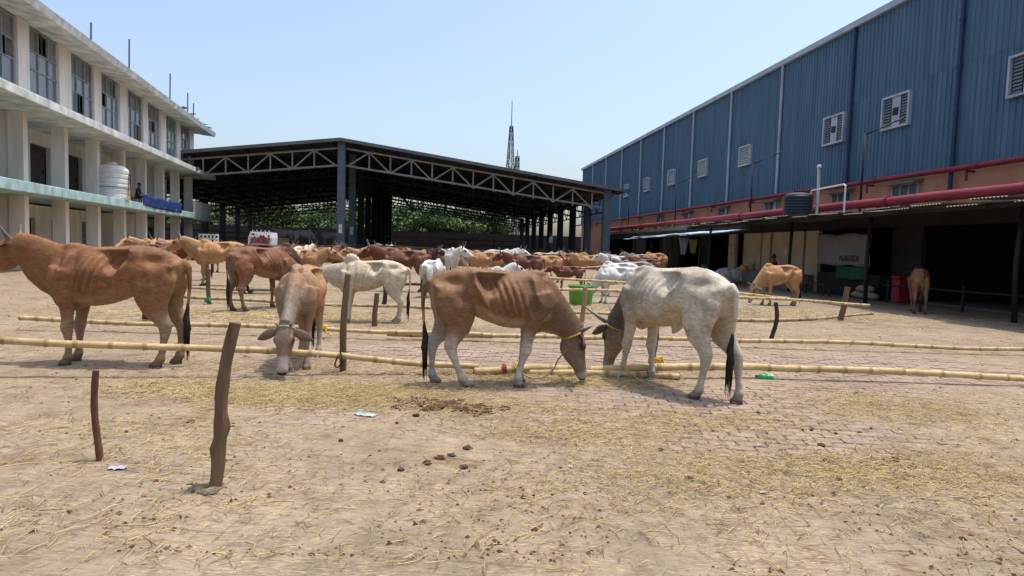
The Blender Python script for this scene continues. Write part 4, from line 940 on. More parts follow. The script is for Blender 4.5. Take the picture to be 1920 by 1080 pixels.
# generic animals for the herd
std = make_cow(poll=(1.02, 0, 1.24), hdir=(.84, 0, -.54), dx=(.02, -.04, -.04, .06), hump=.55, horn=.14, horn_up=.9, voxel=.02, tail='side')
trn = make_cow(poll=(.92, .30, 1.22), hdir=(.35, .78, -.5), dx=(.04, -.02, .05, -.06), hump=.5, horn=.14, horn_up=1.0, voxel=.02)
grz = make_cow(poll=(.86, 0, .58), hdir=(.3, 0, -.95), dx=(-.06, .05, .05, -.06), hump=.5, horn=.14, voxel=.02, bone=1.1)
lyi = make_cow(poll=(.98, .06, .74), hdir=(.85, .2, -.45), hump=.6, horn=.14, voxel=.02, lie=True)
calf = make_cow(poll=(.98, .0, 1.15), hdir=(.8, .1, -.55), dx=(-.02, .05, .06, -.04), hump=.2, horn=0, voxel=.02, thick=.9)
first = {id(q): True for q in (std, trn, grz, lyi, calf)}
HERD = [
 (std, -9.2, 19.4, 194, 1.14, 'tan', 'large tan cow facing left beside a short post'),
 (trn, -11.4, 21.5, 215, 1.1, 'tan', 'tan cow with raised horned head behind the chestnut one'),
 (grz, -6.8, 17.0, 12, 1.12, 'dark', 'dark brown cow behind the small reddish one, head lowered'),
 (trn, -6.5, 19.6, -50, 1.0, 'tan', 'tan cow looking at the camera with horns and white muzzle'),
 (std, -9.3, 27.0, 80, 1.05, 'cream', 'cream cow seen squarely from behind, left of the tall column'),
 (std, -10.6, 28.5, 85, 1.03, 'brown', 'brown cow next to the cream one seen from behind'),
 (trn, -8.0, 26.5, 60, 1.05, 'red', 'red brown cow with pale horns below the tall column'),
 (std, -7.6, 29.5, 30, 1.0, 'tan', 'tan cow crowded behind the red brown one below the column'),
 (std, -3.35, 19.2, 187, 1.07, 'red', 'deep red brown cow facing left behind the cream one'),
 (trn, -8.9, 40.0, 8, 1.12, 'white', 'white cow with dark markings far off left of centre'),
 (grz, -6.6, 36.0, 160, 1.1, 'tan', 'far tan cow just right of the distant white one'),
 (std, -7.4, 38.5, 190, 1.15, 'grey', 'far grey backed cow behind the tan one'),
 (trn, -4.15, 31.0, -75, 1.05, 'dark', 'dark red cow facing the camera in the far middle herd'),
 (trn, -2.5, 25.0, -80, 1.12, 'white', 'white cow facing the camera in the far middle herd'),
 (std, -1.1, 26.0, 178, 1.05, 'tan', 'tan cow in side view in the far middle herd'),
 (std, -.8, 32.5, 8, 1.12, 'white', 'white cow showing only its back behind the tan one'),
 (std, -3.0, 33.5, 172, 1.0, 'cream', 'cream cow in side view deep in the far middle herd'),
 (grz, -5.2, 33.0, 20, 1.0, 'tan', 'tan cow with lowered head left in the far middle herd'),
 (std, 1.7, 34.0, 12, 1.05, 'cream', 'cream cow standing behind the white horned one'),
 (grz, 1.6, 27.5, 200, .98, 'tan', 'tan cow with lowered head right of the far middle herd'),
 (trn, -5.6, 24.0, 150, 1.0, 'tan', 'tan cow turning its head behind the cream humped one'),
 (std, -12.9, 27.5, 170, 1.1, 'tan', 'tan cow far left before the office columns'),
 (trn, 3.6, 37.0, -70, 1.05, 'tan', 'far tan cow facing the camera near the right eaves'),
 (std, 6.9, 39.0, 184, 1.0, 'cream', 'far cream cow at the near end of the awning'),
 (trn, .1, 31.0, -85, 1.1, 'white', 'white horned cow looking at the camera above the brown backs'),
 (std, .55, 24.5, 186, 1.0, 'red', 'red brown cow in side view right of the far middle herd'),
 (lyi, -1.0, 20.5, 10, 1.15, 'white', 'white cow lying down above the back of the fawn one'),
 (grz, -2.3, 17.6, 70, .86, 'white', 'white cow mostly hidden behind the rump of the fawn one'),
 (trn, 2.55, 30.5, 235, 1.05, 'brown', 'brown cow with raised head near the right of the far herd'),
 (std, 4.1, 33.0, 185, 1.0, 'tan', 'tan cow standing behind the raised head, far right herd'),
 (std, 5.4, 31.0, 178, 1.02, 'white', 'white cow in the far right herd before the awning'),
 (std, 6.0, 27.5, 192, .97, 'red', 'red cow with bony back in the far right herd'),
 (grz, 3.5, 20.0, 176, .90, 'white', 'white cow drinking, farther of the two near the green tub'),
 (std, 4.4, 21.8, 186, .92, 'grey', 'grey white cow behind the two at the green tub'),
 (grz, 2.95, 17.2, 181, .84, 'white', 'white cow with its head at the green tub'),
 (calf, 2.15, 22.6, 175, .72, 'red', 'small red calf beneath the rails behind the green tub'),
 (grz, 8.0, 34.5, 205, 1.18, 'tan', 'tan brown cow grazing in front of the dark stalls'),
 (std, 7.7, 37.5, 200, 1.1, 'grey', 'shadowed grey cow behind the tan one at the stalls'),
 (lyi, 11.2, 31.5, 10, 1.2, 'white', 'white cow resting in the shade before the stall doors'),
 (grz, 8.0, 18.3, 192, .98, 'tan', 'ginger cow grazing before the seated person on the right'),
 (calf, 11.35, 17.1, 62, 1.0, 'brown', 'brown cow standing in the shaded opening at the far right'),
 (lyi, -11.4, 17.4, 20, 1.25, 'dark', 'dark cow resting behind the chestnut one at the left edge'),
 (std, -11.6, 20.0, 12, 1.02, 'red', 'red cow behind the chestnut one at the left'),
 (trn, -13.5, 23.5, 190, 1.12, 'tan', 'tan horned cow in front of the office columns'),
]
for pr_, x, y, hd_, sc, ct, lb in HERD:
    place(pr_, first[id(pr_)], x, y, hd_, sc, ct, lb); first[id(pr_)] = False
for i, (x, y, hd_, sc, lb) in enumerate(((-19.4, 52.5, 178, 1.15, 'dim grey cow on the shed platform behind the truck'), (-17.6, 51.5, 5, 1.15, 'dim grey cow on the shed platform left of the column'), (-16.2, 54.5, 182, 1.1, 'dim white cow deep in the shed left of the column'))):
    place((std, grz, trn)[i], False, x, y, hd_, sc, 'grey', lb, 'cattle inside the shed', PL)

# ------------------------------------------------------------------ bamboo rails and wooden posts
M_bam = mat('bamboo', (196, 174, 128), (164, 142, 100), scale=7, rough=.62, stretch=(1, 1, 1), c3=(134, 112, 80), attr='tint', spec=.3, bump=.3, bscale=30)
M_bamg = mat('bamboo_old', (176, 158, 124), (148, 130, 100), scale=5, rough=.6, c3=(128, 104, 74), attr='tint')
M_post = mat('post_wood', (124, 98, 74), (92, 72, 54), scale=4, rough=.95, bump=.6, bscale=22, stretch=(4, 4, .6), c3=(70, 56, 44))
M_postd = mat('post_wood_dark', (74, 62, 54), (56, 48, 42), scale=4, rough=.95, bump=.6, bscale=22, stretch=(4, 4, .6))
def bamboo(pts, r, label, seed, m=None, group='bamboo rails of the cattle pens', r1=None):
    q = random.Random(seed); P = [Vector(p) for p in pts]; L = [0]
    for i in range(len(P)-1): L.append(L[-1]+(P[i+1]-P[i]).length)
    def at(s):
        for i in range(len(P)-1):
            if s <= L[i+1] or i == len(P)-2: f = (s-L[i])/(L[i+1]-L[i]); return P[i].lerp(P[i+1], f)
    s = 0; stations = []; total = L[-1]; r1 = r1 or r*.85
    while s < total:
        seg = q.uniform(.20, .46); stations += [(s, 1, 1), (s+.012, 1.0, 1), (s+.03, .93, 0), (s+seg*.5, .92, 0), (s+seg-.03, .94, 0), (s+seg-.014, 1.11, 1)]; s += seg
    b = MB(); rings = []; C = []; mid = P[0]
    o0 = P[0].copy(); prev = None
    for s, k, nd in stations:
        s = min(s, total); c = at(s)+Vector((0, math.sin(s*1.3+seed)*.02+math.sin(s*3.7+seed)*.006, math.sin(s*1.9+seed*2)*.014+q.uniform(-.003, .003))); t = (at(min(s+.02, total))-at(max(s-.02, 0))).normalized()
        a = Vector((0, 0, 1)); a = (a-t*a.dot(t)).normalized(); bb = t.cross(a); rr = k*(r+(r1-r)*s/total)*q.uniform(.90, 1.0)
        rings.append([c-o0+a*rr*math.cos(6.2832*i/12)+bb*rr*math.sin(6.2832*i/12) for i in range(12)]); kk = .66 if nd else q.uniform(.94, 1.08); C += [(kk, kk*(.9 if nd else .98), kk*(.78 if nd else .95))]*12
    b.rings(rings); b.c = C
    o = b.build('bamboo_rail', m or M_bam, None); shade_auto(o, 50); o.location = o0; return tag(o, label, 'bamboo', group)
bamboo([(-5.7, 5.95, .41), (-4.1, 6.2, .36), (-2.975, 6.45, .295), (-1.87, 6.75, .2125), (-1.05, 6.80, .15), (-.36, 6.92, .10)], .043, 'long bamboo rail at the left passing behind the nearest leaning post', 1)
bamboo([(-.40, 6.84, .06), (.27, 7.0, .10), (1.0, 7.05, .075), (1.69, 7.02, .13), (2.81, 7.2, .155), (4.07, 7.2, .14), (4.85, 7.2, .115), (6.6, 7.25, .10)], .054, 'long bamboo rail from the fawn cow to the right edge', 2, r1=.040)
bamboo([(.22, 6.96, .045), (.9, 7.0, .04), (1.6, 6.98, .045), (1.95, 6.98, .05)], .045, 'short bamboo piece lying under the rail below the grazing head', 3)
bamboo([(-7.4, 9.2, .18), (-6.19, 9.3, .16), (-4.3, 9.3, .14), (-2.91, 9.3, .16), (-1.61, 9.3, .13), (-.3, 9.4, .11)], .04, 'second row bamboo rail at the left, behind the chestnut cow', 4)
bamboo([(-1.9, 9.42, .10), (-.8, 9.45, .085), (.02, 9.4, .10), (1.2, 9.5, .10)], .042, 'second row bamboo rail behind the legs of the fawn cow', 5)
bamboo([(.9, 9.42, .11), (2.44, 9.5, .12), (4.06, 9.6, .14), (6.43, 9.6, .12), (8.8, 9.6, .10)], .04, 'second row bamboo rail at the right, below the dark short post', 6)
bamboo([(-9.2, 14.2, .16), (-7.7, 14, .15), (-5.34, 14, .07), (-3.41, 14, .055), (-1.76, 14, .05)], .042, 'third row bamboo rail near the ground at the left', 7, M_bamg)
bamboo([(-2.1, 14.1, .05), (.2, 14.0, .05), (1.19, 14, .05), (2.6, 14.05, .05)], .042, 'third row bamboo rail on the ground below the green tub', 8, M_bamg)
bamboo([(4.4, 13.4, .05), (5.6, 13.4, .04), (7.2, 14.2, .07), (8.87, 15, .12)], .042, 'bamboo rail slanting away below the leaning post at right', 9, M_bamg)
bamboo([(-9.9, 17, .14), (-9.34, 17, .12), (-7.4, 17, .10), (-6.0, 17, .09)], .042, 'fourth row bamboo rail under the large tan cow', 10, M_bamg)
bamboo([(.1, 14.5, .86), (.72, 14.5, .82), (2.0, 14.5, .75), (3.3, 14.5, .70)], .036, 'raised bamboo rail above the green tub', 11)
bamboo([(.75, 13.2, .62), (1.25, 13.2, .615), (2.8, 13.2, .60), (4.0, 13.2, .60)], .036, 'raised bamboo rail across the green tub', 12)
bamboo([(4.1, 14.1, .66), (5.01, 14.05, .60), (6.35, 14, .53)], .034, 'upper of two raised bamboo rails right of the bull', 13)
bamboo([(3.9, 13.9, .58), (5.02, 14, .52), (6.6, 14, .47), (8.19, 14, .42)], .040, 'lower and longer raised bamboo rail right of the bull', 14)
bamboo([(-7.9, 36.5, 1.42), (-4.5, 35, 1.34), (-.4, 33, 1.22), (3.0, 33, 1.2), (8, 34, 1.18)], .05, 'far thin rail above the distant herd', 15, M_postd)
bamboo([(-4.0, 16.2, .40), (-3.0, 16.0, .44), (-1.9, 15.8, .50)], .045, 'short dark rail behind the rump of the cream cow', 16, M_postd)
bamboo([(1.6, 24.5, .72), (3.0, 25.0, .80), (4.4, 25.6, .88)], .035, 'thin far rail slanting up before the brown raised head', 17)

def post(base, top, r, label, seed, m=None, knots=(), bend=.012):
    b = MB(); q = random.Random(seed); B, T = Vector(base), Vector(top); n = 14; rings = []
    t = (T-B).normalized(); a = Vector((1, 0, 0)); a = (a-t*a.dot(t)).normalized(); c = t.cross(a)
    for k in range(n+1):
        f = k/n; p = B.lerp(T, f)-B+a*bend*math.sin(f*5+seed)+c*bend*.5*math.cos(f*4); rr = r*(1.08-.12*f)*(1+.05*math.sin(k*2.1+seed))
        ring = []
        for i in range(12):
            w = 6.2832*i/12; k_ = rr*(1+.07*math.sin(3*w+seed+f*2)+q.uniform(-.03, .03))
            for kf, kw, ks in knots: k_ += ks*math.exp(-((f-kf)/.045)**2-(((w-kw+3.1416) % 6.2832-3.1416)/.6)**2)
            ring.append(p+a*k_*math.cos(w)+c*k_*math.sin(w))
        rings.append(ring)
    b.rings(rings); o = b.build('fence_post', m or M_post, None); shade_auto(o, 45); o.location = B; return tag(o, label, 'post', 'wooden fence posts')
post((-1.72, 3.46, -.06), (-1.57, 3.50, .98), .034, 'nearest knotty wooden post leaning at the left foreground', 1, knots=((.27, 2.9, .035), (.42, .2, .025), (.60, 3.0, .02)), bend=.022)
post((-2.615, 3.84, -.06), (-2.63, 3.86, .60), .020, 'reddish brown stub at the far left of the foreground', 14, mat('post_red', (112, 74, 52), (90, 60, 44), scale=4, rough=.9, bump=.5, bscale=22, stretch=(4, 4, .6)))
post((-1.9, 6.87, -.06), (-1.855, 6.9, 1.11), .036, 'straight wooden post before the cream cow', 2)
post((-2.41, 10.8, -.05), (-2.39, 10.8, .60), .045, 'short post under the belly of the cream cow', 3)
post((1.25, 10.78, -.05), (1.285, 10.8, .82), .042, 'pale wooden post in front of the green tub', 4, mat('post_pale', (168, 140, 106), (138, 112, 84), scale=4, rough=.95, bump=.5, bscale=22, stretch=(4, 4, .6)))
post((4.60, 10.69, -.05), (4.63, 10.69, .66), .036, 'dark crooked short post right of the bull', 5, M_postd, bend=.03)
post((7.76, 14.41, -.05), (7.90, 14.41, .80), .06, 'stout leaning post at the right before the shaded hall', 6)
post((-6.70, 12.35, -.05), (-6.63, 12.35, 1.02), .030, 'slender dark post behind the rump of the chestnut cow', 7, M_postd)
post((-6.76, 13.63, -.05), (-6.75, 13.63, .80), .045, 'brown post with green rope round its foot', 8)
post((-6.36, 10.68, -.05), (-6.30, 10.68, .62), .085, 'thick dark post under the belly of the chestnut cow', 9, M_postd)
post((1.72, 7.35, -.05), (1.745, 7.36, .60), .040, 'post with yellow rope behind the foreleg of the bull', 10)
post((-2.96, 14.2, -.05), (-2.94, 14.2, .5), .05, 'dark stub behind the hind legs of the cream cow', 11, M_postd)
post((-.93, 10.2, -.05), (-.92, 10.2, .78), .045, 'brown post behind the tail of the fawn cow', 12)
post((-6.3, 31, -.05), (-6.28, 31, 1.0), .06, 'far thin post on the bare patch below the column', 13, M_postd)
o = empty('mud_clump', (-1.72, 3.45, float(dirt_z(-1.72, 3.46))), 0, 'grey mud packed round the foot of the nearest post', 'mud')
def lump(rad, seed, sq=.5):
    b = MB(); q = random.Random(seed); rs = []
    for k in range(7):
        a = math.pi*(k+.35)/7.2; rs.append([Vector((math.sin(a)*math.cos(w), math.sin(a)*math.sin(w), math.cos(a)*sq))*rad*(.75+.5*mnoise.noise(Vector((math.cos(w)*2+seed, math.sin(w)*2, k*.8)))+q.uniform(-.06, .06)) for w in np.linspace(0, 6.2832, 11, endpoint=False)])
    return b.rings(rs[::-1])
for k in range(9):
    lm = lump(.035+.012*(k % 3), 40+k, .55).build('mud_lump', mat('grey_mud', (128, 116, 100), (108, 96, 82), scale=9, rough=.95, bump=.5), o, True); lm.location = (.055*math.cos(k*.7), .05*math.sin(k*.7), 0)

# ropes
def rope(pts, r, m, label, name='rope'):
    b = MB(); P = [Vector(p) for p in pts]; out = []
    for i in range(len(P)-1):
        p0, p1, p2, p3 = P[max(i-1, 0)], P[i], P[i+1], P[min(i+2, len(P)-1)]
        for k in range(6):
            t = k/6; out.append(.5*((2*p1)+(-p0+p2)*t+(2*p0-5*p1+4*p2-p3)*t*t+(-p0+3*p1-3*p2+p3)*t**3))
    out.append(P[-1]); b.tube([p-P[0] for p in out], r, 6); o = b.build(name, m, None, True); o.location = P[0]; return tag(o, label, 'rope')
def tie(c, r, m, label, n=4, seed=0):
    q = random.Random(seed); pts = []
    for k in range(n*8): a = k*.785; pts.append((c[0]+r*math.cos(a)*1.05+q.uniform(-.006, .006), c[1]+r*math.sin(a)*1.05, c[2]+(k/(n*8)-.5)*.1+q.uniform(-.012, .012)))
    for k in range(4): pts.append((c[0]+r+.03*k, c[1]-r-.01*k, c[2]-.04*k+q.uniform(-.03, .03)))
    return rope(pts, .009, m, label)
M_green = mat('green_rope', (44, 140, 82), (60, 158, 96), rough=.7); M_yel = mat('bright_rope', (216, 178, 40), (196, 156, 36), scale=8, rough=.8)
tie((-6.76, 13.6, .12), .06, M_green, 'green rope wound round the foot of a post', 5, 1)
tie((1.74, 7.26, .17), .075, M_yel, 'yellow rope knotted at the post behind the foreleg', 5, 2)
tie((-2.85, 9.26, .16), .05, M_yel, 'yellow rope on the second rail beside the facing cow', 4, 3)
rope([(-1.87, 6.70, .26), (-1.84, 6.67, .18), (-1.88, 6.67, .10), (-1.92, 6.67, .12), (-1.89, 6.67, .22)], .009, M_postd, 'dark rope loop hanging from the rail at the straight post')
def ring_wrap(c, t, r, m, label, n=5):
    pts = []; t = Vector(t).normalized(); a = Vector((0, 0, 1)); bb = t.cross(a)
    for k in range(n*8): w = k*.785; p = Vector(c)+t*(k/(n*8)-.5)*.05+a*r*math.cos(w)+bb*r*math.sin(w); pts.append(tuple(p))
    return rope(pts, .008, m, label)
ring_wrap((-.06, 6.93, .085), (1, .2, 0), .054, mat('red_rope', (160, 74, 78), rough=.8), 'red string wrapped round the bamboo end', 3)
ring_wrap((.08, 6.97, .09), (1, .1, 0), .062, M_rope, 'pale green rope wrapped round the bamboo near its end')
ring_wrap((1.33, 7.03, .09), (1, 0, 0), .066, M_yel, 'yellow tape wrapped round the joined bamboo', 7)
rope([(.62, 6.56, .55), (.60, 6.50, .40), (.52, 6.6, .26), (.48, 6.62, .16), (.36, 6.66, .05), (.22, 6.72, .04), (.1, 6.8, .10), (.04, 6.9, .14)], .009, M_ropep, 'pale rope from the grazing head to the bamboo')
rope([(1.28, 6.98, .16), (1.22, 6.8, .05), (1.16, 6.7, .03)], .006, M_ropep, 'short pale string hanging at the yellow tape')
rope([(1.30, 6.98, .15), (1.42, 6.7, .06), (1.62, 6.35, .03)], .006, M_ropep, 'pale string trailing from the yellow tape to the bull')
rope([(-2.3, 6.35, .2), (-2.26, 6.4, .08), (-2.18, 6.45, .05), (-2.12, 6.55, .10), (-2.1, 6.66, .24)], .007, M_ropep, 'pale rope looped beside the muzzle of the facing cow')

# ------------------------------------------------------------------ tub, bottle, wrappers
tb = empty('green_tub', (1.86, 16.5, 0), 0, 'big green plastic tub standing before the white cow', 'tub')
b = MB(); b.lathe([(.02, .02), (.27, .02), (.29, 0), (.30, .03), (.335, .48), (.355, .50), (.36, .53), (.345, .54), (.325, .50), (.29, .06), (.02, .05)], 28); shade_auto(b.build('tub_wall', mat('tub_green', (92, 156, 62), (80, 142, 54), scale=2, rough=.4), tb), 35)
b = MB(); b.lathe([(.01, .36), (.315, .36), (.01, .365)], 24); b.build('water', mat('tub_water', (70, 84, 70), rough=.1), tb)
b = MB(); b.tube([(.36, 0, .5), (.40, 0, .42), (.37, 0, .34)], .015, 6); b.build('handle', mat('teal_plastic', (30, 104, 110), rough=.5), tb)
bt = empty('green_bottle', (3.02, 7.17, .035), R(172), 'crushed green plastic bottle on the ground at right', 'bottle')
b = MB(); prof = [(-.09, .012), (-.085, .030), (-.05, .033), (-.02, .026), (.01, .032), (.04, .033), (.07, .020), (.09, .013)]; b.tube([(x, .004*math.sin(x*60), 0) for x, r in prof], [(r, r*.8) for x, r in prof], 14); shade_auto(b.build('bottle_body', mat('bottle_green', (40, 178, 92), (34, 160, 82), rough=.25, spec=.6), bt), 40)
b = MB(); b.tube([(.09, 0, 0), (.112, 0, 0)], .016, 10); b.build('cap', mat('cap_green', (22, 120, 66), rough=.4), bt)
def sheet(name, loc, w, l, m, label, cat, rz, seed):
    q = np.random.default_rng(seed); b = MB(); n = 7; vs = [((i/n-.5)*l, (j/n-.5)*w*(1-.5*abs(i/n-.5)), .006+.013*q.random()) for j in range(n+1) for i in range(n+1)]
    b.add(vs, [(j*(n+1)+i, j*(n+1)+i+1, (j+1)*(n+1)+i+1, (j+1)*(n+1)+i) for j in range(n) for i in range(n)]); o = b.build(name, m, None, True); o.location = (*loc, float(max(0, dirt_z(*loc)))); o.rotation_euler = (0, 0, rz); s_ = o.modifiers.new('t', 'SOLIDIFY'); s_.thickness = .002; return tag(o, label, cat)
M_litw = mat('litter_white', (176, 172, 160), (156, 150, 138), rough=.7); M_litt = mat('litter_teal', (96, 150, 140), (176, 184, 186), scale=14, rough=.5)
sheet('plastic_wrapper', (-1.21, 5.12), .10, .19, M_litt, 'white and teal plastic wrapper on the dirt left of the dung', 'wrapper', -.3, 1)
sheet('plastic_scrap', (-2.40, 3.70), .06, .10, mat('litter_lilac', (160, 158, 170), rough=.6), 'pale lilac plastic scrap at the lower left', 'wrapper', .2, 2)
for i, (x, y) in enumerate(((1.55, 3.62), (1.93, 4.62), (.42, 3.95))): sheet('paper_scrap', (x, y), .028, .045, M_litw, ['pale scrap at the bottom edge right of centre', 'pale scrap in the straw at lower right', 'pale scrap below centre among the straw'][i], 'scrap', i, 9+i)

# ------------------------------------------------------------------ dung, straw and crumbs
M_dung = mat('dung', (78, 52, 34), (104, 72, 46), scale=14, rough=.95, bump=1, bscale=60, c3=(58, 40, 30)); M_dungd = mat('dung_dry', (86, 72, 60), (66, 54, 46), scale=14, rough=.95, bump=.8, bscale=60)
hp = empty('dung_heap', (-.58, 5.5, 0), 0, 'trampled heap of brown dung and straw in front of the fawn cow', 'dung')
q = random.Random(4)
for k in range(130):
    f = (k*.618) % 1; x = -.42+.86*f+q.gauss(0, .05); y = .08*math.sin(f*5)-.06*f+q.gauss(0, .085)
    o = lump(q.uniform(.02, .07)*(1.2-.6*abs(f-.55)), k, .5).build('dung_lump', M_dung if k % 4 else M_dungd, hp, True); o.location = (x, y, .012)
for i, (x, y) in enumerate([(-2.81, 4.44), (-2.48, 4.72), (-2.02, 5.89), (-1.72, 5.76), (-1.21, 4.38), (-.38, 4.11), (-.45, 4.05), (-.28, 4.29), (-.28, 3.9), (-.52, 3.94), (-.67, 3.81), (.65, 4.91), (1.13, 4.43), (2.05, 4.51), (2.55, 5.07), (2.72, 5.0), (2.94, 5.04), (3.12, 5.19), (2.28, 4.3), (2.79, 4.34), (2.85, 4.23), (2.16, 3.9), (1.16, 3.82), (1.5, 4.44), (2.43, 4.67), (2.31, 5.6), (-.9, 4.89), (-.78, 5.12), (3.76, 6.56), (2.08, 5.56)]):
    o = lump(random.uniform(.018, .042), 80+i, .6).build('dung_clod', M_dungd if i % 3 else M_dung, None, True); o.location = (x, y, max(0, float(dirt_z(x, y)))+.006); tag(o, 'small dark dung clod on the bare dirt of the foreground', 'dung', 'dung clods')
M_straw = mat('straw', (196, 178, 136), (180, 158, 112), scale=3, rough=.8, attr='tint', c3=(212, 196, 160))
patches = [(-2.68, 5.7, .5, .2, 3000), (-1.97, 5.68, .55, .22, 4200), (-1.41, 5.95, .55, .26, 2800), (-.9, 6.0, .4, .2, 900), (-3.34, 6.07, .5, .22, 600), (.18, 5.45, .7, .28, 1500), (.53, 4.75, .5, .16, 1100), (1.47, 5.2, .6, .2, 900), (2.1, 5.31, .5, .2, 420), (1.92, 3.93, .8, .25, 1800), (3.72, 6.0, .6, .4, 2600), (2.7, 4.25, .6, .3, 1500), (.75, 3.6, .5, .2, 450), (-1.61, 7.1, .8, .3, 900), (-3.0, 6.9, .6, .2, 400), (-2.7, 4.5, .7, .3, 500), (-5.6, 11.9, 1.6, .7, 1500), (-3.6, 11.6, 1.3, .5, 900), (-7.5, 18, 3, 1.2, 900), (6.6, 15.6, 2.2, .9, 2200), (.1, 6.85, .7, .15, 1500), (.9, 6.72, .5, .18, 1600), (.95, 7.35, .6, .15, 900), (1.37, 4.29, .6, .25, 450), (-2.4, 4.0, .5, .25, 350), (-.5, 5.5, .5, .18, 350), (-1.0, 13, 4, 1.0, 1300), (2.5, 15.8, 2, .8, 900), (4.2, 5.0, .7, .5, 700), (3.3, 3.4, .7, .35, 600), (0.2, 3.2, 1.5, .3, 600), (-2.2, 3.0, .8, .3, 350)]
SX, SY = [], []
for x, y, sx, sy, n in patches: SX.append(rng.normal(x, sx, n)); SY.append(rng.normal(y, sy, n))
n = 2600; yy = 2.6+9*rng.random(n)**1.3; SX.append((rng.random(n)*2-1)*yy*.9); SY.append(yy)
SX = np.concatenate(SX); SY = np.concatenate(SY); n = len(SX)
ln = np.clip(rng.gamma(2.2, .036, n), .025, .34)*np.where(SY > 9, 1.6, 1); a0 = rng.random(n)*6.283; bend = rng.normal(0, .5, n); rad = rng.uniform(.0013, .0030, n)*np.where(SY > 9, 2.0, 1); zb = np.maximum(dirt_z(SX, SY), -.001)
lift = np.abs(rng.normal(0, .018, n)); V = np.zeros((n, 3, 3, 3))
for k, t in enumerate((-.5, 0, .5)):
    aa = a0+bend*t; cx = SX+np.cos(aa)*ln*t; cy = SY+np.sin(aa)*ln*t; cz = zb+.004+lift*(1 if k == 1 else rng.random(n))
    px, py = -np.sin(aa), np.cos(aa); tp_ = rad*(1 if k == 1 else .6)
    for i, w in enumerate((math.pi/2, math.pi*7/6, math.pi*11/6)):
        V[:, k, i, 0] = cx+px*tp_*math.cos(w); V[:, k, i, 1] = cy+py*tp_*math.cos(w); V[:, k, i, 2] = cz+tp_*math.sin(w)
base = (np.arange(n)*9)[:, None]; fl = []
for k in range(2):
    for i in range(3): j = (i+1) % 3; fl.append(np.concatenate([base+k*3+i, base+k*3+j, base+(k+1)*3+j, base+(k+1)*3+i], 1))
fl = np.concatenate(fl); me = bpy.data.meshes.new('straw_litter'); V = V.reshape(-1, 3); me.vertices.add(len(V)); me.vertices.foreach_set('co', V.ravel()); me.loops.add(fl.size); me.loops.foreach_set('vertex_index', fl.ravel()); me.polygons.add(len(fl)); me.polygons.foreach_set('loop_start', np.arange(0, fl.size, 4)); me.polygons.foreach_set('loop_total', np.full(len(fl), 4)); me.update(calc_edges=True)
kc = rng.choice([1.08, .9, .62, .36], n, p=[.50, .26, .15, .09])*rng.uniform(.85, 1.12, n); C = np.stack([kc, kc*rng.uniform(.92, 1, n), kc*rng.uniform(.8, 1.0, n), np.ones(n)], 1); C = np.repeat(C, 9, 0).astype(np.float32)
at = me.color_attributes.new('tint', 'FLOAT_COLOR', 'POINT'); at.data.foreach_set('color', C.ravel()); me.materials.append(M_straw)
o = bpy.data.objects.new('straw_litter', me); col.objects.link(o); tag(o, 'loose yellow straw scattered over the yard', 'straw', kind='stuff')
# crumbs of dry dung, leaf and grit
b = MB(); n = 9000
yy = 2.7+12*rng.random(n)**1.6; xx = (rng.random(n)*2-1)*yy*.9; keep = fbm(xx*1.3+40, yy*1.3, 3) > .40; xx, yy = xx[keep], yy[keep]; zz = np.maximum(dirt_z(xx, yy), -.002); ss = rng.gamma(1.6, .0042, len(xx))+.002
for i in range(len(xx)):
    s = min(ss[i], .026); w = random.random()*6.28; d = [(math.cos(w+k*2.09)*s*random.uniform(.6, 1.3), math.sin(w+k*2.09)*s*random.uniform(.6, 1.3)) for k in range(3)]; k = random.choice((.35, .5, .5, .8, 1.3))
    b.add([(xx[i]+d[0][0], yy[i]+d[0][1], zz[i]), (xx[i]+d[1][0], yy[i]+d[1][1], zz[i]), (xx[i]+d[2][0], yy[i]+d[2][1], zz[i]), (xx[i], yy[i], zz[i]+s*.7)], [(0, 1, 3), (1, 2, 3), (2, 0, 3)], (k, k*.95, k*.9))
tag(b.build('crumb_litter', mat('crumb', (122, 96, 72), (140, 112, 84), rough=.95, attr='tint')), 'fine dark crumbs of dung and grit on the dirt', 'litter', kind='stuff')

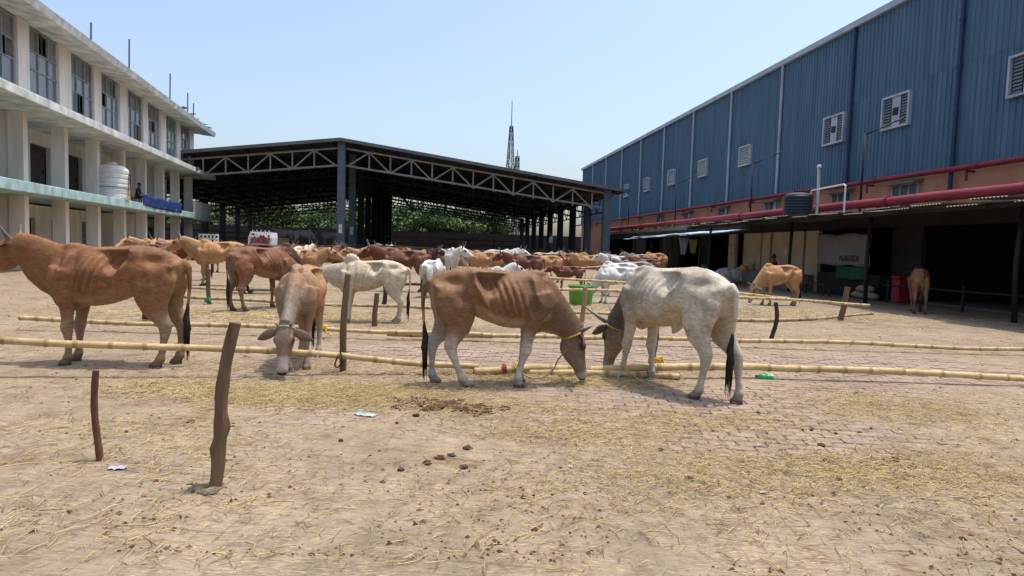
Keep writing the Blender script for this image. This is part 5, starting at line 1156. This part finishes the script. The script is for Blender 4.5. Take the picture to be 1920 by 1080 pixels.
# ------------------------------------------------------------------ people and small things at the stalls
M_skin = mat('skin_brown', (112, 74, 54), (96, 62, 46), rough=.6); M_hair = mat('black_hair', (22, 18, 18), (30, 26, 24), scale=30, rough=.7)
def person(loc, rz, label, shirt, legs, seated):
    P_ = empty('person', loc, rz, label, 'person'); mb = MB(); v = Vector
    hz = .45 if seated else .92        # hip height, facing +x
    lean = .10 if seated else .02
    mb.tube([(0, 0, hz-.06), (lean*.3, 0, hz+.15), (lean*.7, 0, hz+.35), (lean, 0, hz+.48), (lean, 0, hz+.54)], [(.13, .17), (.115, .155), (.12, .185), (.10, .19), (.06, .09)], 16, side=(1, 0, 0))
    mb.tube([(lean, 0, hz+.50), (lean+.02, 0, hz+.63)], [.058, .055], 10)
    hc = v((lean+.04, 0, hz+.71)); mb.rings([[hc+v((.095*math.sin(a)*math.cos(w)+(.012 if math.cos(w) > .9 and 1.4 < a < 1.9 else 0), .078*math.sin(a)*math.sin(w), .125*math.cos(a))) for w in np.linspace(0, 6.2832, 14, endpoint=False)] for a in np.linspace(3.0, .14, 10)])
    mb.tube([hc+v((.088, 0, .01)), hc+v((.112, 0, -.025)), hc+v((.088, 0, -.035))], [.010, .014, .01], 6)
    for s in (-1, 1):
        mb.tube([hc+v((-.01, s*.074, .02)), hc+v((-.01, s*.086, -.02))], [.018, .014], 6)
        sh_ = v((lean, s*.175, hz+.46)); el = sh_+v((.04, s*.05, -.28)); wr = el+v((.22, -s*.05, -.05)) if seated else el+v((.06, 0, -.24))
        mb.tube([sh_, el, wr], [.055, .043, .03], 10)
        d = (wr-el).normalized(); mb.tube([wr, wr+d*.085], [(.024, .036), (.018, .040)], 8, side=(0, 0, 1))
        if seated: kn = v((.42, s*.10, hz+.02)); an = v((.40, s*.10, hz-.40))
        else: kn = v((.03, s*.10, .48)); an = v((0, s*.10, .08))
        mb.tube([(0, s*.09, hz), kn, an], [.085, .06, .04], 12); mb.tube([an+v((-.04, 0, -.04)), an+v((.16, 0, -.06))], [.04, .03], 8)
        for k in range(4): q0 = wr+d*.075+v((0, (k-1.5)*.018, 0)); mb.tube([q0, q0+d*(.05+.012*(k in (1, 2))), q0+d*.08+v((0, 0, -.03))], [.0095, .009, .007], 6)
        mb.tube([wr+d*.03+v((0, -s*.03, .01)), wr+d*.07+v((0, -s*.055, -.01))], [.011, .008], 6)
    V, E, F = remesh(mb, .014, 3); N_ = len(V)
    me = bpy.data.meshes.new('body'); me.from_pydata(V.tolist(), [], F); me.polygons.foreach_set('use_smooth', [True]*len(F))
    me.materials.append(M_skin); me.materials.append(shirt); me.materials.append(legs)
    cen = np.array([V[list(f)].mean(0) for f in F]); arm = np.abs(cen[:, 1]) > .17
    mi = np.where(cen[:, 2] > hz+.53, 0, np.where(cen[:, 2] > hz+.02, 1, 2)); mi = np.where((arm & (cen[:, 2] < hz+.24) & (cen[:, 2] > hz-.4) & (cen[:, 0] > .02)), 0, mi); mi = np.where(cen[:, 2] < (hz-.34 if seated else .1), 0, mi)
    me.polygons.foreach_set('material_index', mi.astype(int)); me.update(); o = bpy.data.objects.new('body', me); col.objects.link(o); o.parent = P_
    b = MB(); b.rings([[hc+v((-.012+.104*math.sin(a)*math.cos(w), .087*math.sin(a)*math.sin(w), .008+.132*math.cos(a))) for w in np.linspace(.75, 5.53, 14)] for a in np.linspace(1.75, .08, 8)]); b.build('hair', M_hair, P_, True)
    return P_
person((*WF(15.95, 27.2)[:2], .29), RZ+R(165), 'person in a dark red shirt seated on the stall ledge', mat('shirt_maroon', (96, 44, 50), (80, 36, 42), scale=4, rough=.9), mat('cloth_dark', (50, 46, 52), rough=.9), True)
person(BF(.15, -12.75, 3.43), RB, 'person in dark clothes seated on the balcony behind the blue tarpaulin', mat('shirt_black', (44, 44, 50), rough=.9), mat('cloth_dark', (50, 46, 52)), True)
b = MB(); b.box((0, 0, .36), (.42, .42, .06)); st_ = empty('stool', BF(.15, -12.75, 3.43), RB, 'low stool under the person on the balcony', 'stool'); b.build('seat', M_bark, st_)
for x in (-.17, .17):
    for y in (-.17, .17): b = MB(); b.box((x, y, .165), (.05, .05, .33)); b.build('leg', M_bark, st_)
person((*WF(9.2, 49.0)[:2], PL), RZ+R(200), 'person in pale blue shirt standing by the right shed columns', mat('shirt_blue', (128, 150, 170), rough=.9), mat('cloth_dark', (50, 46, 52)), False)
o = MB().lathe([(.02, 0), (.13, 0), (.15, .03), (.15, .30), (.10, .38), (.045, .42), (.045, .46), (.02, .46)], 18).build('jerrycan', M_tankw); shade_auto(o, 35); o.location = WF(13.8, 24.6); tag(o, 'white plastic jerrycan on the ground before the stalls', 'jerrycan')
o = MB().lathe([(.02, 0), (.14, 0), (.17, .26), (.18, .28), (.16, .28), (.13, .02), (.02, .02)], 18).build('yellow_bucket', MATS['yellow_plastic']); shade_auto(o, 35); o.location = (*WF(15.6, 29.6)[:2], .72); tag(o, 'small yellow bucket on the stall ledge', 'bucket')
cl = empty('red_cooler', WF(15.4, 18.7), RZ, 'red insulated box in the shade beside the canopy post', 'box')
b = MB(); b.box((0, 0, .45), (.4, .34, .8), bev=.03); b.build('cooler_body', mat('cooler_red', (150, 36, 40), (130, 30, 36), rough=.5), cl); b = MB(); b.box((0, 0, .9), (.44, .38, .1), bev=.03); b.build('lid', MATS['cooler_red'], cl)
def hanging(x, y, z, w, h, m, label, seed):
    b = MB(); q = random.Random(seed); n = 8; vs = [(.05*math.sin(i*1.5+j*.3)+.02, (i/n-.5)*w*(1-.06*j), -h*j/n) for j in range(n+1) for i in range(n+1)]
    b.add(vs, [(j*(n+1)+i, j*(n+1)+i+1, (j+1)*(n+1)+i+1, (j+1)*(n+1)+i) for j in range(n) for i in range(n)]); o = b.build('hanging_sack', m, None, True); o.location = WF(x, y, z); o.rotation_euler = (0, 0, RZ+.9); s_ = o.modifiers.new('t', 'SOLIDIFY'); s_.thickness = .02; return tag(o, label, 'sack', 'sacks hung at the awning')
hanging(13.9, 33.4, 2.42, .55, 1.0, M_cloth, 'pale sack hung from the awning edge', 1); hanging(14.0, 32.3, 2.3, .5, .8, mat('sack_olive', (122, 112, 76), (104, 96, 64), scale=3, rough=.95), 'olive sack hung next to the pale one', 2)
for i, (y0, y1) in enumerate(((10.5, 18.6),)):
    rf = empty('rail_fence', WF(15.2, 16), RZ, 'dark rail fence inside the shaded hall at right', 'fence')
    for z in (.6,): b = MB(); b.tube([(0, -6, z), (.02, -2, z+.02), (0, 3.2, z)], .035, 6); b.build('rail', M_black, rf)
    for y in (-6, -3, 0, 3): b = MB(); b.tube([(0, y, 0), (0, y, .8)], .045, 6); b.build('post', M_black, rf)

# clutter in the shade of the stalls
M_sackw = mat('jute_sack', (164, 150, 122), (140, 126, 100), scale=6, rough=.95, bump=.4)
sp_ = [(15.5, 20.2, .02, 'lowest feed sack in the shade below the banner'), (15.6, 20.9, .02, 'feed sack lying left of the lowest one below the banner'), (15.55, 20.55, .26, 'feed sack lying on top of the two below the banner')]
for i, (x, y, z, lb) in enumerate(sp_):
    b = MB(); b.rings([[(.16*math.cos(w)*k, d, .13+.125*math.sin(w)*k+.01*math.sin(d*9+i)) for w in np.linspace(0, 6.2832, 14, endpoint=False)] for d, k in ((-.36, .25), (-.32, .7), (-.2, 1), (0, 1.08), (.2, 1), (.32, .7), (.37, .25))]); o = b.build('feed_sack', M_sackw, None, True); o.location = WF(x, y, z); o.rotation_euler = (0, 0, RZ+.1*i); tag(o, lb, 'sack', 'feed sacks')
bc = empty('bench', WF(14.9, 22.6), RZ, 'wooden bench standing in front of the banner', 'bench')
b = MB(); b.box((0, 0, .45), (.32, 1.7, .05)); b.build('seat', M_bark, bc)
for x in (-.12, .12):
    for y in (-.75, .75): b = MB(); b.box((x, y, .21), (.05, .05, .43)); b.build('leg', M_bark, bc)
o = MB().lathe([(.02, 0), (.28, 0), (.29, .04), (.275, .28), (.29, .31), (.275, .58), (.29, .84), (.27, .88), (.02, .88)], 20).build('blue_drum', mat('drum_blue', (48, 84, 132), (40, 70, 114), rough=.5)); shade_auto(o, 30); o.location = WF(15.4, 33.6); tag(o, 'blue plastic drum under the tin awning', 'drum')
b = MB(); n = 10; vs = [(.03*math.sin(i*1.7), .9-1.8*i/n, -.5*j/4+.02*math.sin(i)) for j in range(5) for i in range(n+1)]
b.add(vs, [(j*(n+1)+i, j*(n+1)+i+1, (j+1)*(n+1)+i+1, (j+1)*(n+1)+i) for j in range(4) for i in range(n)]); o = b.build('green_cloth', mat('cloth_green', (40, 92, 74), (34, 78, 64), rough=.9), None, True); o.location = WF(15.7, 21.6, 1.18); o.rotation_euler = (0, 0, RZ); s_ = o.modifiers.new('t', 'SOLIDIFY'); s_.thickness = .01; tag(o, 'dark green cloth hanging below the banner', 'cloth')
